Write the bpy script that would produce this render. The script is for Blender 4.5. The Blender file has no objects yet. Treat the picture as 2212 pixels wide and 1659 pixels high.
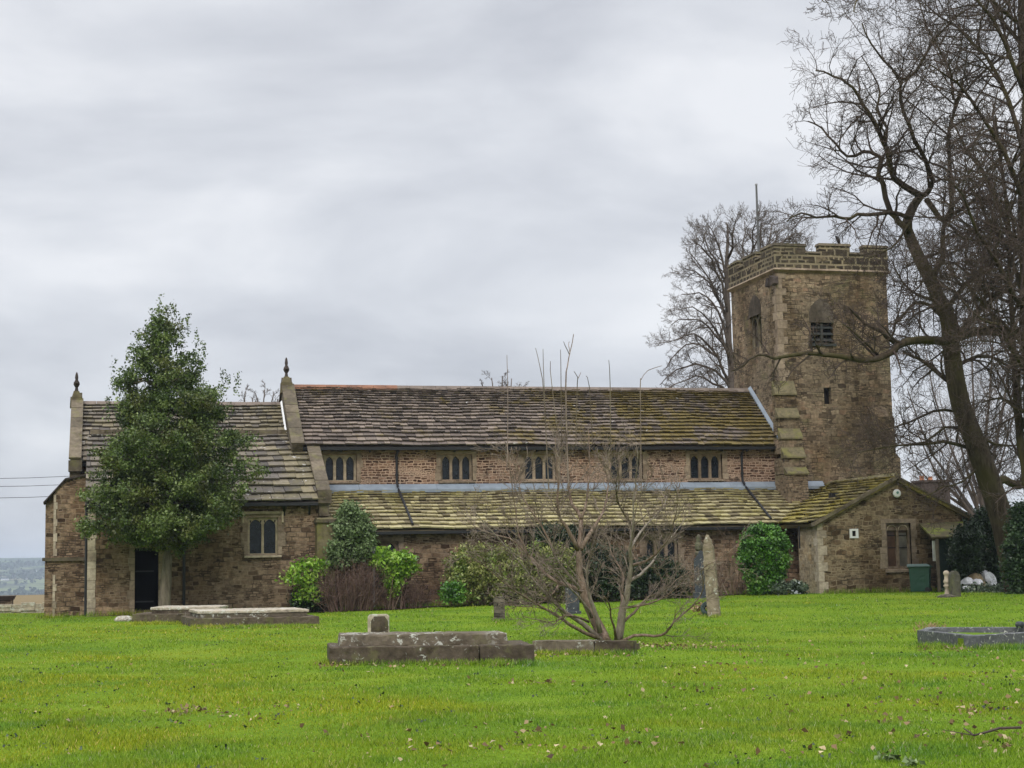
import bpy, math, random
import numpy as np
from mathutils import Vector, Matrix
R = math.radians
sc = bpy.context.scene
col = sc.collection
random.seed(7)
NR = np.random.default_rng(7)

# ---------------------------------------------------------------- camera
EYE = 1.5; FPX = 3500.0; YAW = R(14.0); PITCH = R(6.37); ROLL = R(1.1)
F0 = Vector((math.sin(YAW), math.cos(YAW), 0)); R0 = Vector((math.cos(YAW), -math.sin(YAW), 0)); Z = Vector((0, 0, 1))
CF = F0*math.cos(PITCH) + Z*math.sin(PITCH)
U1 = Z*math.cos(PITCH) - F0*math.sin(PITCH)
CR = R0*math.cos(ROLL) - U1*math.sin(ROLL)
CU = U1*math.cos(ROLL) + R0*math.sin(ROLL)
cam_d = bpy.data.cameras.new('camera'); cam = bpy.data.objects.new('camera', cam_d); col.objects.link(cam)
cam_d.sensor_width = 36; cam_d.lens = 36*FPX/2212; cam_d.clip_start = 0.1; cam_d.clip_end = 20000
cam.matrix_world = Matrix(((CR.x, CU.x, -CF.x, 0), (CR.y, CU.y, -CF.y, 0), (CR.z, CU.z, -CF.z, EYE), (0, 0, 0, 1)))
sc.camera = cam

# ---------------------------------------------------------------- light
sc.view_settings.view_transform = 'Standard'; sc.view_settings.look = 'None'
sc.view_settings.exposure = 0.4; sc.view_settings.gamma = 1.0
SUN_EL, SUN_AZ = R(42), R(205)      # azimuth clockwise from +Y: behind the camera, to its left
w = bpy.data.worlds.new('World'); sc.world = w; w.use_nodes = True
sd = bpy.data.lights.new('sun', 'SUN'); sun = bpy.data.objects.new('sun', sd); col.objects.link(sun)
sd.energy = 1.5; sd.angle = R(20); sd.color = (1.0, 0.96, 0.9)
sdir = Vector((math.sin(SUN_AZ)*math.cos(SUN_EL), math.cos(SUN_AZ)*math.cos(SUN_EL), math.sin(SUN_EL)))
sun.rotation_euler = sdir.to_track_quat('Z', 'Y').to_euler()


class NT:
    """small node-tree builder"""
    def __init__(s, tree):
        s.t = tree; s.t.nodes.clear()
    def n(s, typ, ins=None, **props):
        nd = s.t.nodes.new(typ)
        for k, v in props.items(): setattr(nd, k, v)
        for k, v in (ins or {}).items():
            sock = nd.inputs[k]
            if isinstance(v, bpy.types.NodeSocket): s.t.links.new(v, sock)
            else: sock.default_value = v
        return nd
    def math(s, op, a, b=0.0, c=0.0, clamp=False):
        nd = s.n('ShaderNodeMath', {0: a, 1: b, 2: c}, operation=op, use_clamp=clamp); return nd.outputs[0]
    def noise(s, vec, scale, detail=3, rough=0.5, dist=0.0):
        return s.n('ShaderNodeTexNoise', {'Vector': vec, 'Scale': scale, 'Detail': detail, 'Roughness': rough, 'Distortion': dist}).outputs[0]
    def ramp(s, fac, stops, interp='LINEAR'):
        nd = s.n('ShaderNodeValToRGB', {0: fac}); cr = nd.color_ramp; cr.interpolation = interp
        while len(cr.elements) > 1: cr.elements.remove(cr.elements[-1])
        for i, (p, c) in enumerate(stops):
            e = cr.elements[0] if i == 0 else cr.elements.new(p)
            e.position = p
            e.color = (c, c, c, 1) if isinstance(c, (int, float)) else (*c, 1)
        return nd.outputs[0]
    def mix(s, fac, a, b, blend='MIX'):
        nd = s.n('ShaderNodeMix', data_type='RGBA', blend_type=blend)
        for i, v in ((0, fac), (6, a), (7, b)):
            if isinstance(v, bpy.types.NodeSocket): s.t.links.new(v, nd.inputs[i])
            elif i == 0: nd.inputs[0].default_value = v
            else: nd.inputs[i].default_value = (*v, 1) if len(v) == 3 else v
        return nd.outputs[2]
    def obj(s): return s.n('ShaderNodeTexCoord').outputs['Object']
    def geo(s): return s.n('ShaderNodeNewGeometry').outputs['Position']
    def sep(s, v): return s.n('ShaderNodeSeparateXYZ', {0: v}).outputs
    def comb(s, x, y, z): return s.n('ShaderNodeCombineXYZ', {0: x, 1: y, 2: z}).outputs[0]
    def step(s, v, lo, hi):
        return s.n('ShaderNodeMapRange', {0: v, 1: lo, 2: hi, 3: 0.0, 4: 1.0}, interpolation_type='SMOOTHSTEP').outputs[0]
    def tint(s): return s.n('ShaderNodeAttribute', attribute_name='tint').outputs['Fac']
    def out(s, colr, rough=0.85, bump=None, bstr=0.5, bdist=0.02, spec=0.3, trans=None):
        ins = {'Base Color': colr if isinstance(colr, bpy.types.NodeSocket) else (*colr, 1), 'Roughness': rough, 'Specular IOR Level': spec}
        if bump is not None:
            ins['Normal'] = s.n('ShaderNodeBump', {'Height': bump, 'Strength': bstr, 'Distance': bdist}).outputs[0]
        b = s.n('ShaderNodeBsdfPrincipled', ins)
        sh = b.outputs[0]
        if trans:
            t = s.n('ShaderNodeBsdfTranslucent', {0: colr if isinstance(colr, bpy.types.NodeSocket) else (*colr, 1)})
            sh = s.n('ShaderNodeMixShader', {0: trans, 1: sh, 2: t.outputs[0]}).outputs[0]
        s.n('ShaderNodeOutputMaterial', {'Surface': sh})
        return b


# overcast sky: real sky texture seen through a thick procedural cloud layer, brighter overhead
nt = NT(w.node_tree)
dirv = nt.n('ShaderNodeTexCoord').outputs['Generated']
dx, dy, dz = nt.sep(dirv)
den = nt.math('ADD', nt.math('MAXIMUM', dz, 0.0), 0.42)
cl = nt.comb(nt.math('DIVIDE', dx, den), nt.math('DIVIDE', dy, den), nt.math('MULTIPLY', dz, 3.0))
n1 = nt.noise(cl, 2.6, 6, 0.52, 0.25)
n2 = nt.noise(cl, 1.15, 3, 0.5, 0.3)
cf = nt.math('ADD', nt.math('MULTIPLY', n1, 0.6), nt.math('MULTIPLY', n2, 0.4))
ccol = nt.ramp(cf, [(0.35, (0.355, 0.37, 0.41)), (0.45, (0.45, 0.465, 0.505)), (0.54, (0.56, 0.575, 0.61)), (0.62, (0.675, 0.685, 0.71))])
sky = nt.n('ShaderNodeTexSky', sky_type='NISHITA', sun_disc=False, sun_elevation=SUN_EL, sun_rotation=SUN_AZ)
skyc = nt.mix(1.0, sky.outputs[0], (0.1, 0.1, 0.1), 'MULTIPLY')
both = nt.mix(0.94, skyc, ccol)
boost = nt.math('ADD', 1.0, nt.math('MULTIPLY', nt.step(dz, 0.38, 0.95), 2.2))
bg = nt.n('ShaderNodeBackground', {0: both, 1: boost})
nt.n('ShaderNodeOutputWorld', {0: bg.outputs[0]})

# ---------------------------------------------------------------- projection helpers (photo is 2212 units wide)
CAM = Vector((0, 0, EYE))
def ray(x, y): return CF + CR*((x-1106)/FPX) + CU*((829.5-y)/FPX)
def at(x, y, Y):
    d = ray(x, y); return CAM + d*(Y/d.y)
def atX(x, y, X):
    d = ray(x, y); return CAM + d*(X/d.x)
def sstep(t, a, b):
    t = np.clip((np.asarray(t, float)-a)/(b-a), 0, 1); return t*t*(3-2*t)
def gz(x, y):
    """height of the lawn and the land beyond it"""
    x = np.asarray(x, float); y = np.asarray(y, float)
    lawn = 0.24*sstep(x, 6, 28)*sstep(y, 28, 54) + 0.03*np.sin(x*0.55+1)*np.sin(y*0.37)+0.015*np.sin(x*1.7+y*0.9)
    d = np.sqrt(x*x+y*y)
    fade = 1-sstep(d, 70, 110)
    drop = -46*sstep(d, 78, 1500)
    rise = 96*sstep(d+0.12*x, 1900, 5200)*(1+0.10*np.sin(np.arctan2(x, y)*9+1.0)+0.035*np.sin(np.arctan2(x, y)*41))
    roll = 5*np.sin(x/310+0.7)*np.sin(y/270)*sstep(d, 300, 1200)
    return lawn*fade+drop+rise+roll
def gnd(x, y):
    """point of the ground seen at a photo position"""
    d = ray(x, y); t = (0-EYE)/d.z
    for _ in range(12):
        p = CAM+d*t; t = (float(gz(p.x, p.y))-EYE)/d.z
    return CAM+d*t
def on(x, Y):
    """ground point below photo column x at world distance Y"""
    p = at(x, 1250, Y); return Vector((p.x, Y, float(gz(p.x, Y))))

# ---------------------------------------------------------------- mesh helpers
class MB:
    def __init__(s): s.v = []; s.f = []; s.t = []
    def face(s, pts, t=None):
        i = len(s.v); s.v += [tuple(p) for p in pts]; s.f.append(tuple(range(i, i+len(pts)))); s.t.append(random.random() if t is None else t)
    def hexa(s, p, t=None, skip=()):
        """p: 8 corners, bottom 4 ccw then top 4"""
        t = random.random() if t is None else t
        i = len(s.v); s.v += [tuple(q) for q in p]
        for k, f in enumerate([(3, 2, 1, 0), (4, 5, 6, 7), (0, 1, 5, 4), (1, 2, 6, 5), (2, 3, 7, 6), (3, 0, 4, 7)]):
            if k in skip: continue
            s.f.append(tuple(i+q for q in f)); s.t.append(t)
    def box(s, x0, x1, y0, y1, z0, z1, t=None, skip=()):
        s.hexa([(x0, y0, z0), (x1, y0, z0), (x1, y1, z0), (x0, y1, z0), (x0, y0, z1), (x1, y0, z1), (x1, y1, z1), (x0, y1, z1)], t, skip)
    def prism(s, poly, vec, t=None):
        """extrude polygon (list of 3-d points) along vec"""
        t = random.random() if t is None else t
        n = len(poly); i = len(s.v); v = Vector(vec)
        s.v += [tuple(p) for p in poly]+[tuple(Vector(p)+v) for p in poly]
        s.f.append(tuple(range(i, i+n))); s.f.append(tuple(range(i+2*n-1, i+n-1, -1))); s.t += [t, t]
        for k in range(n):
            k2 = (k+1) % n; s.f.append((i+k2, i+k, i+n+k, i+n+k2)); s.t.append(t)
    def tube(s, pts, rad, n=6, cap=True, t=None):
        t = random.random() if t is None else t
        pts = [Vector(p) for p in pts]; m = len(pts)
        if not hasattr(rad, '__len__'): rad = [rad]*m
        i0 = len(s.v); prev = None
        for k in range(m):
            d = (pts[min(k+1, m-1)]-pts[max(k-1, 0)])
            d = d.normalized() if d.length > 1e-9 else Vector((0, 0, 1))
            if prev is None:
                a = d.orthogonal().normalized()
            else:
                a = prev-d*prev.dot(d)
                a = a.normalized() if a.length > 1e-6 else d.orthogonal().normalized()
            prev = a; b = d.cross(a)
            for j in range(n):
                q = 2*math.pi*j/n
                s.v.append(tuple(pts[k]+(a*math.cos(q)+b*math.sin(q))*rad[k]))
        for k in range(m-1):
            for j in range(n):
                j2 = (j+1) % n; s.f.append((i0+k*n+j, i0+k*n+j2, i0+(k+1)*n+j2, i0+(k+1)*n+j)); s.t.append(t)
        if cap and n > 2:
            s.f.append(tuple(i0+j for j in range(n-1, -1, -1))); s.f.append(tuple(i0+(m-1)*n+j for j in range(n))); s.t += [t, t]
    def lathe(s, c, prof, n=16, t=None):
        t = random.random() if t is None else t
        i0 = len(s.v)
        for (r, z) in prof:
            for j in range(n):
                q = 2*math.pi*j/n; s.v.append((c[0]+r*math.cos(q), c[1]+r*math.sin(q), c[2]+z))
        for k in range(len(prof)-1):
            for j in range(n):
                j2 = (j+1) % n; s.f.append((i0+k*n+j, i0+k*n+j2, i0+(k+1)*n+j2, i0+(k+1)*n+j)); s.t.append(t)
        s.f.append(tuple(i0+j for j in range(n-1, -1, -1))); s.f.append(tuple(i0+(len(prof)-1)*n+j for j in range(n))); s.t += [t, t]
    def build(s, name, mat, parent=None, smooth=False):
        o = wo(parent)
        me = bpy.data.meshes.new(name)
        me.from_pydata([(a-o.x, b-o.y, c-o.z) for a, b, c in s.v], [], s.f)
        at_ = me.attributes.new('tint', 'FLOAT', 'FACE'); at_.data.foreach_set('value', np.array(s.t, dtype=np.float32))
        me.materials.append(mat)
        if smooth: me.polygons.foreach_set('use_smooth', [True]*len(me.polygons))
        me.update()
        ob = bpy.data.objects.new(name, me); col.objects.link(ob)
        if parent is not None: ob.parent = parent
        return ob
def wo(parent):
    o = Vector((0, 0, 0))
    while parent is not None: o += parent.location; parent = parent.parent
    return o
def npmesh(name, verts, k, mat, parent=None, tint=None, smooth=False):
    """verts (N*k,3): N faces of k corners each"""
    o = wo(parent); verts = np.asarray(verts, dtype=np.float32)-np.array(o, dtype=np.float32)
    nf = len(verts)//k
    me = bpy.data.meshes.new(name)
    me.vertices.add(nf*k); me.loops.add(nf*k); me.polygons.add(nf)
    me.vertices.foreach_set('co', verts.ravel())
    me.loops.foreach_set('vertex_index', np.arange(nf*k, dtype=np.int32))
    me.polygons.foreach_set('loop_start', np.arange(0, nf*k, k, dtype=np.int32))
    me.update(calc_edges=True)
    a = me.attributes.new('tint', 'FLOAT', 'FACE')
    a.data.foreach_set('value', (NR.random(nf) if tint is None else tint).astype(np.float32))
    me.materials.append(mat)
    ob = bpy.data.objects.new(name, me); col.objects.link(ob)
    if parent is not None: ob.parent = parent
    return ob
def tag(o, label=None, cat=None, group=None, kind=None):
    for k, v in (('label', label), ('category', cat), ('group', group), ('kind', kind)):
        if v: o[k] = v
    return o
def thing(name, loc, label, cat, group=None):
    o = bpy.data.objects.new(name, None); o.empty_display_size = 0.3; col.objects.link(o); o.location = loc
    return tag(o, label, cat, group)

# ---------------------------------------------------------------- materials
M = {}
def mat(name):
    m = bpy.data.materials.new(name); m.use_nodes = True; M[name] = m
    return NT(m.node_tree)
def masonry(name, bw, bh, mortar, stones, mcol, stain=(0.45, 0.4, 0.33), stain_amt=0.5, distort=0.06, moss=0.0, bstr=0.8, crack=0.3):
    t = mat(name); P = t.geo(); x, y, z = t.sep(P)
    u = t.math('ADD', x, y)
    base = t.comb(u, z, 0.0)
    nz = t.n('ShaderNodeTexNoise', {'Vector': t.comb(u, t.math('MULTIPLY', z, 1.4), 3.3), 'Scale': 1.6/bw*0.5, 'Detail': 2.0})
    off = t.n('ShaderNodeVectorMath', {0: nz.outputs['Color'], 1: (0.5, 0.5, 0.5)}, operation='SUBTRACT').outputs[0]
    off = t.n('ShaderNodeVectorMath', {0: off, 3: distort*2.2}, operation='SCALE').outputs[0]
    vec = t.n('ShaderNodeVectorMath', {0: base, 1: off}, operation='ADD').outputs[0]
    def brick(w_, h_, m_, o_):
        b = t.n('ShaderNodeTexBrick', {'Vector': vec, 'Color1': (0, 0, 0, 1), 'Color2': (1, 1, 1, 1), 'Mortar': (0.5, 0.5, 0.5, 1), 'Scale': 1.0,
            'Mortar Size': m_, 'Mortar Smooth': 0.35, 'Bias': 0.0, 'Brick Width': w_, 'Row Height': h_}, offset=o_, offset_frequency=2, squash=0.62, squash_frequency=3)
        return b.outputs[0], b.outputs[1]
    c1, f1 = brick(bw, bh, mortar, 0.43); c2, f2 = brick(bw*0.62, bh*0.5, mortar*0.9, 0.55)
    pick = t.step(t.noise(t.comb(t.math('MULTIPLY', u, 0.8), t.math('MULTIPLY', z, 2.5), 0.0), 0.9, 2), 0.50, 0.54)
    cv = t.mix(pick, c1, c2); fv = t.mix(pick, f1, f2)
    stc = t.ramp(cv, [(i/max(1, len(stones)-1), s_) for i, s_ in enumerate(stones)])
    fine = t.noise(P, 9, 4, 0.6)
    stc = t.mix(1.0, stc, t.ramp(fine, [(0.28, 0.5), (0.72, 1.42)]), 'MULTIPLY')
    mc = t.mix(t.ramp(t.noise(P, 2.2, 3), [(0.50-0.25*crack, 0.0), (0.62-0.2*crack, 1.0)]), mcol, tuple(c*0.22 for c in mcol))
    mixf = t.math('MULTIPLY', fv, t.ramp(t.noise(P, 1.1, 2), [(0.30, 0.5), (0.55, 1.0)]))
    c = t.mix(mixf, stc, mc)
    big = t.noise(t.comb(t.math('MULTIPLY', u, 1.0), t.math('MULTIPLY', z, 0.45), 1.0), 0.65, 4, 0.6)
    c = t.mix(t.math('MULTIPLY', t.step(big, 0.45, 0.68), stain_amt), c, t.mix(1.0, c, stain, 'MULTIPLY'))
    lt_ = t.noise(t.comb(u, z, 7.0), 0.42, 4, 0.6)
    c = t.mix(t.math('MULTIPLY', t.step(lt_, 0.52, 0.64), 0.75), c, t.mix(1.0, c, (1.36, 1.31, 1.26), 'MULTIPLY'))
    c = t.mix(1.0, c, (0.97, 0.92, 0.885) if name == 'clerestory_stone' else ((0.94, 0.93, 0.88) if name == 'chapel_stone' else (0.89, 0.915, 0.86)), 'MULTIPLY')
    if moss:
        c = t.mix(t.math('MULTIPLY', t.step(t.noise(P, 0.8, 5, 0.65), 0.53, 0.7), moss), c, (0.13, 0.15, 0.05))
    h = t.math('ADD', t.math('MULTIPLY', t.math('SUBTRACT', 1.0, fv), 1.0), t.math('MULTIPLY', fine, 0.5))
    t.out(c, 0.92, h, bstr, 0.03, 0.15)
BR = (0.36, 0.27, 0.20)
masonry('chapel_stone', 0.34, 0.165, 0.017, [(0.055, 0.034, 0.022), (0.135, 0.09, 0.06), (0.22, 0.152, 0.105), (0.29, 0.21, 0.145), (0.155, 0.105, 0.07), (0.255, 0.18, 0.125)], (0.27, 0.205, 0.145), (0.5, 0.44, 0.36), 0.7, crack=0.3)
masonry('clerestory_stone', 0.27, 0.105, 0.020, [(0.035, 0.018, 0.012), (0.09, 0.052, 0.038), (0.19, 0.12, 0.085), (0.25, 0.165, 0.12), (0.06, 0.033, 0.024), (0.14, 0.085, 0.06)], (0.42, 0.32, 0.245), stain_amt=0.3, crack=-0.4)
masonry('tower_stone', 0.36, 0.18, 0.012, [(0.075, 0.053, 0.038), (0.17, 0.122, 0.086), (0.24, 0.178, 0.126), (0.185, 0.137, 0.098), (0.31, 0.235, 0.168), (0.24, 0.155, 0.11)], (0.24, 0.182, 0.128), (0.55, 0.50, 0.42), 0.85, 0.09, 0.28, crack=0.3)
masonry('parapet_stone', 0.60, 0.34, 0.05, [(0.03, 0.023, 0.018), (0.06, 0.046, 0.034), (0.085, 0.066, 0.05), (0.05, 0.04, 0.03), (0.17, 0.13, 0.09)], (0.24, 0.195, 0.135), stain_amt=0.15, distort=0.035, crack=-0.8)
masonry('vestry_stone', 0.36, 0.18, 0.020, [(0.06, 0.036, 0.02), (0.15, 0.10, 0.062), (0.24, 0.17, 0.11), (0.31, 0.23, 0.15), (0.12, 0.08, 0.05), (0.27, 0.20, 0.13)], (0.32, 0.245, 0.165), stain_amt=0.85, distort=0.10, crack=0.1)
masonry('pale_masonry', 0.45, 0.24, 0.010, [(0.26, 0.20, 0.135), (0.38, 0.305, 0.215), (0.44, 0.36, 0.265), (0.36, 0.265, 0.16)], (0.36, 0.285, 0.2), stain_amt=0.2, crack=-0.4)
masonry('field_stone', 0.4, 0.16, 0.02, [(0.07, 0.05, 0.04), (0.16, 0.12, 0.09), (0.3, 0.24, 0.17)], (0.09, 0.07, 0.05))
masonry('grey_stone', 0.4, 0.2, 0.012, [(0.09, 0.08, 0.065), (0.15, 0.13, 0.105), (0.2, 0.175, 0.14)], (0.14, 0.12, 0.1), moss=0.3)

def ashlar(name, c0, c1, dark=0.5, lich=0.0, moss=0.0, rough=0.9, mosscol=(0.16, 0.17, 0.05), scale=1.0, zstain=False):
    t = mat(name); P = t.geo()
    c = t.ramp(t.tint(), [(0.0, c0), (1.0, c1)])
    c = t.mix(1.0, c, t.ramp(t.noise(P, 7*scale, 5, 0.62), [(0.25, 0.6), (0.75, 1.35)]), 'MULTIPLY')
    c = t.mix(t.math('MULTIPLY', t.step(t.noise(P, 1.3*scale, 4, 0.6), 0.48, 0.66), dark), c, t.mix(1.0, c, (0.35, 0.32, 0.27), 'MULTIPLY'))
    if moss: c = t.mix(t.math('MULTIPLY', t.step(t.noise(P, 2.2*scale, 5, 0.65), 0.5, 0.66), moss), c, mosscol)
    if lich: c = t.mix(t.math('MULTIPLY', t.math('MULTIPLY', t.step(t.noise(P, 5.5*scale, 6, 0.68, 0.8), 0.585-0.08*lich, 0.64-0.08*lich), t.step(t.noise(P, 1.3, 2), 0.40, 0.50)), 0.8), c, (0.52, 0.53, 0.46))
    t.out(c, rough, t.noise(P, 14*scale, 4, 0.6), 0.5, 0.02, 0.2)
ashlar('dressed_stone', (0.20, 0.15, 0.105), (0.32, 0.25, 0.18), 0.5)
ashlar('pale_quoin', (0.34, 0.28, 0.21), (0.48, 0.41, 0.31), 0.45)
ashlar('window_stone', (0.34, 0.28, 0.19), (0.42, 0.35, 0.25), 0.3)
ashlar('coping_stone', (0.095, 0.078, 0.055), (0.17, 0.138, 0.096), 0.6, moss=0.35, mosscol=(0.16, 0.155, 0.05))
ashlar('mossy_stone', (0.12, 0.10, 0.06), (0.20, 0.17, 0.09), 0.6, moss=0.6, mosscol=(0.17, 0.165, 0.045))
ashlar('moss_roof', (0.07, 0.06, 0.035), (0.12, 0.10, 0.05), 0.3, moss=1.0, mosscol=(0.17, 0.20, 0.025))
ashlar('dark_stone', (0.05, 0.04, 0.035), (0.09, 0.07, 0.06), 0.3)
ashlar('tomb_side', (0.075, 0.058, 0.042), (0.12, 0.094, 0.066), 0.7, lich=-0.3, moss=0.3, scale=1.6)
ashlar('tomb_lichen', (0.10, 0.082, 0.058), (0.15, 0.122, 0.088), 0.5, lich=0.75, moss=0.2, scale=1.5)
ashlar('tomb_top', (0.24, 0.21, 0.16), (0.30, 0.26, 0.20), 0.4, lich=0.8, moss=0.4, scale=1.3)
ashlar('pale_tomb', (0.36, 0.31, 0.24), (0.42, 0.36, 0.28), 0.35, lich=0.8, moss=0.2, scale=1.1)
ashlar('kerb_grey', (0.095, 0.098, 0.102), (0.135, 0.138, 0.142), 0.2, lich=0.2, scale=2, rough=0.6)
ashlar('slate_slab', (0.045, 0.05, 0.058), (0.06, 0.066, 0.075), 0.2, lich=0.1, rough=0.55)
ashlar('slate_brown', (0.07, 0.066, 0.05), (0.09, 0.085, 0.065), 0.4, moss=0.3)
ashlar('obelisk_stone', (0.20, 0.165, 0.11), (0.25, 0.205, 0.14), 0.35, lich=0.3, moss=0.2, scale=0.9)
ashlar('belfry_block', (0.075, 0.06, 0.045), (0.11, 0.09, 0.068), 0.6)
ashlar('shade_earth', (0.06, 0.042, 0.028), (0.10, 0.07, 0.045), 0.5, scale=2)

def flat(name, c, rough=0.6, var=0.25, spec=0.4, metal=0.0, scale=6, bump=0.15):
    t = mat(name); P = t.geo()
    cc = t.mix(1.0, c, t.ramp(t.noise(P, scale, 4, 0.6), [(0.25, 1-var), (0.75, 1+var)]), 'MULTIPLY')
    b = t.out(cc, rough, t.noise(P, scale*3, 3), bump, 0.01, spec); b.inputs['Metallic'].default_value = metal
flat('black_iron', (0.012, 0.012, 0.014), 0.5)
flat('lead', (0.20, 0.235, 0.275), 0.55, 0.22, 0.5, 0.0, 2.5)
flat('red_ridge', (0.20, 0.095, 0.055), 0.85, 0.5, scale=2.0)
flat('grey_ridge', (0.16, 0.125, 0.10), 0.85, 0.4, scale=2.0)
flat('glass_dark', (0.010, 0.013, 0.018), 0.22, 0.8, 0.35, scale=5, bump=0.3)
flat('glass_curtain', (0.09, 0.05, 0.03), 0.35, 0.5, 0.5, scale=3)
flat('glass_grey', (0.13, 0.12, 0.095), 0.3, 0.4, 0.5, scale=3)
flat('door_dark', (0.004, 0.004, 0.005), 0.9, 0.3, 0.05)
flat('shadow_room', (0.008, 0.006, 0.005), 0.9, 0.2)
flat('white_plastic', (0.72, 0.72, 0.70), 0.4, 0.06)
flat('teal_plastic', (0.10, 0.22, 0.20), 0.4, 0.06)
flat('bin_green', (0.010, 0.05, 0.03), 0.42, 0.12, 0.5)
flat('bin_lid', (0.03, 0.07, 0.055), 0.22, 0.12, 0.6)
flat('dark_green_paint', (0.018, 0.035, 0.028), 0.6, 0.3)
flat('rubber', (0.01, 0.01, 0.01), 0.7)
flat('wood_post', (0.16, 0.13, 0.09), 0.8, 0.4)
flat('pale_post', (0.42, 0.42, 0.38), 0.7, 0.3)
flat('bag_white', (0.55, 0.55, 0.56), 0.5, 0.15, scale=9, bump=0.6)
flat('bag_brown', (0.20, 0.15, 0.08), 0.8, 0.6, scale=14, bump=0.8)
flat('marble', (0.58, 0.62, 0.68), 0.4, 0.15)
flat('louvre', (0.035, 0.038, 0.035), 0.7, 0.3)
flat('bird_black', (0.008, 0.008, 0.01), 0.5)
flat('cable_black', (0.05, 0.05, 0.055), 0.6)
flat('pole_grey', (0.30, 0.30, 0.31), 0.5)
flat('pole_dark', (0.10, 0.10, 0.10), 0.5)
flat('far_white', (0.75, 0.75, 0.74), 0.7, 0.05)
flat('far_roof', (0.18, 0.19, 0.21), 0.7, 0.1)
flat('terracotta', (0.36, 0.15, 0.08), 0.8, 0.3)

def slate(name, cols, moss, mcol, mlo, mhi, xg=None, lichen=0.75):
    """mlo/mhi: noise range of the moss; xg: (x0,x1) along which moss thickens"""
    t = mat(name); P = t.geo(); x, y, z = t.sep(P)
    c = t.ramp(t.tint(), [(i/(len(cols)-1), q) for i, q in enumerate(cols)])
    f = t.noise(P, 6, 5, 0.65)
    c = t.mix(1.0, c, t.ramp(f, [(0.25, 0.74), (0.75, 1.25)]), 'MULTIPLY')
    nm = t.noise(P, 0.8, 5, 0.68)
    nm = t.math('ADD', nm, t.math('MULTIPLY', t.math('SUBTRACT', t.tint(), 0.5), 0.10))
    if xg: nm = t.math('ADD', nm, t.math('MULTIPLY', t.step(x, *xg), 0.22))
    m = t.math('MULTIPLY', t.step(nm, mlo, mhi), moss)
    mc = t.ramp(t.noise(P, 3.0, 4, 0.6), [(0.3, tuple(q*0.6 for q in mcol)), (0.7, tuple(min(1, q*1.3) for q in mcol))])
    c = t.mix(m, c, mc)
    li = t.step(t.noise(P, 2.6, 4, 0.6, 0.8), lichen-0.02, lichen)
    c = t.mix(t.math('MULTIPLY', li, 0.85), c, (0.50, 0.48, 0.44))
    t.out(c, 0.88, f, 0.5, 0.03, 0.25)
slate('nave_slate', [(0.075, 0.06, 0.05), (0.14, 0.112, 0.094), (0.185, 0.148, 0.12), (0.235, 0.188, 0.152)], 0.8, (0.135, 0.10, 0.018), 0.57, 0.72, (12, 25), 0.70)
slate('chapel_slate', [(0.07, 0.062, 0.056), (0.13, 0.113, 0.095), (0.17, 0.145, 0.112), (0.225, 0.19, 0.14)], 0.45, (0.17, 0.145, 0.06), 0.5, 0.68, (4, 9), 0.67)
slate('aisle_slate', [(0.13, 0.105, 0.06), (0.25, 0.21, 0.12), (0.35, 0.305, 0.17), (0.43, 0.38, 0.215)], 0.6, (0.28, 0.245, 0.085), 0.47, 0.64, None, 0.71)
slate('vestry_slate', [(0.10, 0.08, 0.038), (0.17, 0.14, 0.06), (0.25, 0.21, 0.09), (0.32, 0.28, 0.12)], 0.8, (0.27, 0.22, 0.04), 0.42, 0.62, None, 0.76)
slate('house_slate', [(0.16, 0.14, 0.13), (0.22, 0.19, 0.175), (0.30, 0.26, 0.24)], 0.1, (0.2, 0.2, 0.08), 0.6, 0.7)

def leafmat(name, cols, rough=0.5, trans=0.15, spec=0.4, patch=None):
    t = mat(name); P = t.geo()
    c = t.ramp(t.tint(), [(i/(len(cols)-1), q) for i, q in enumerate(cols)])
    c = t.mix(1.0, c, t.ramp(t.noise(P, 1.4, 3), [(0.3, 0.7), (0.7, 1.3)]), 'MULTIPLY')
    if patch: c = t.mix(t.math('MULTIPLY', t.step(t.noise(P, 0.9, 3), 0.52, 0.66), patch[1]), c, patch[0])
    t.out(c, rough, spec=spec, trans=trans)
leafmat('holly_leaf', [(0.028, 0.046, 0.012), (0.07, 0.11, 0.026), (0.13, 0.18, 0.045), (0.23, 0.28, 0.10)], 0.42, 0.12, 0.35, ((0.12, 0.125, 0.03), 0.7))
leafmat('laurel_leaf', [(0.022, 0.07, 0.008), (0.05, 0.145, 0.014), (0.095, 0.23, 0.025), (0.19, 0.36, 0.06)], 0.42, 0.15, 0.5)
leafmat('aucuba_leaf', [(0.06, 0.13, 0.015), (0.18, 0.34, 0.03), (0.28, 0.45, 0.05), (0.40, 0.52, 0.12)], 0.35, 0.2, 0.5)
leafmat('grey_leaf', [(0.07, 0.105, 0.035), (0.13, 0.185, 0.07), (0.19, 0.26, 0.11), (0.26, 0.33, 0.165)], 0.75, 0.15)
leafmat('olive_leaf', [(0.07, 0.085, 0.02), (0.15, 0.17, 0.045), (0.27, 0.29, 0.08), (0.42, 0.42, 0.17)], 0.45, 0.2, 0.4, ((0.17, 0.28, 0.04), 0.6))
leafmat('dark_leaf', [(0.012, 0.022, 0.009), (0.022, 0.042, 0.015), (0.04, 0.07, 0.026)], 0.45, 0.08)
leafmat('ivy_leaf', [(0.014, 0.032, 0.012), (0.028, 0.058, 0.02), (0.055, 0.095, 0.04), (0.10, 0.15, 0.07)], 0.4, 0.08)
leafmat('ground_leaf', [(0.03, 0.05, 0.025), (0.06, 0.09, 0.05), (0.11, 0.15, 0.09), (0.22, 0.25, 0.16)], 0.5, 0.1)
leafmat('dead_leaf', [(0.07, 0.04, 0.02), (0.15, 0.09, 0.04), (0.27, 0.18, 0.085), (0.46, 0.38, 0.22)], 0.75, 0.1)
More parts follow.
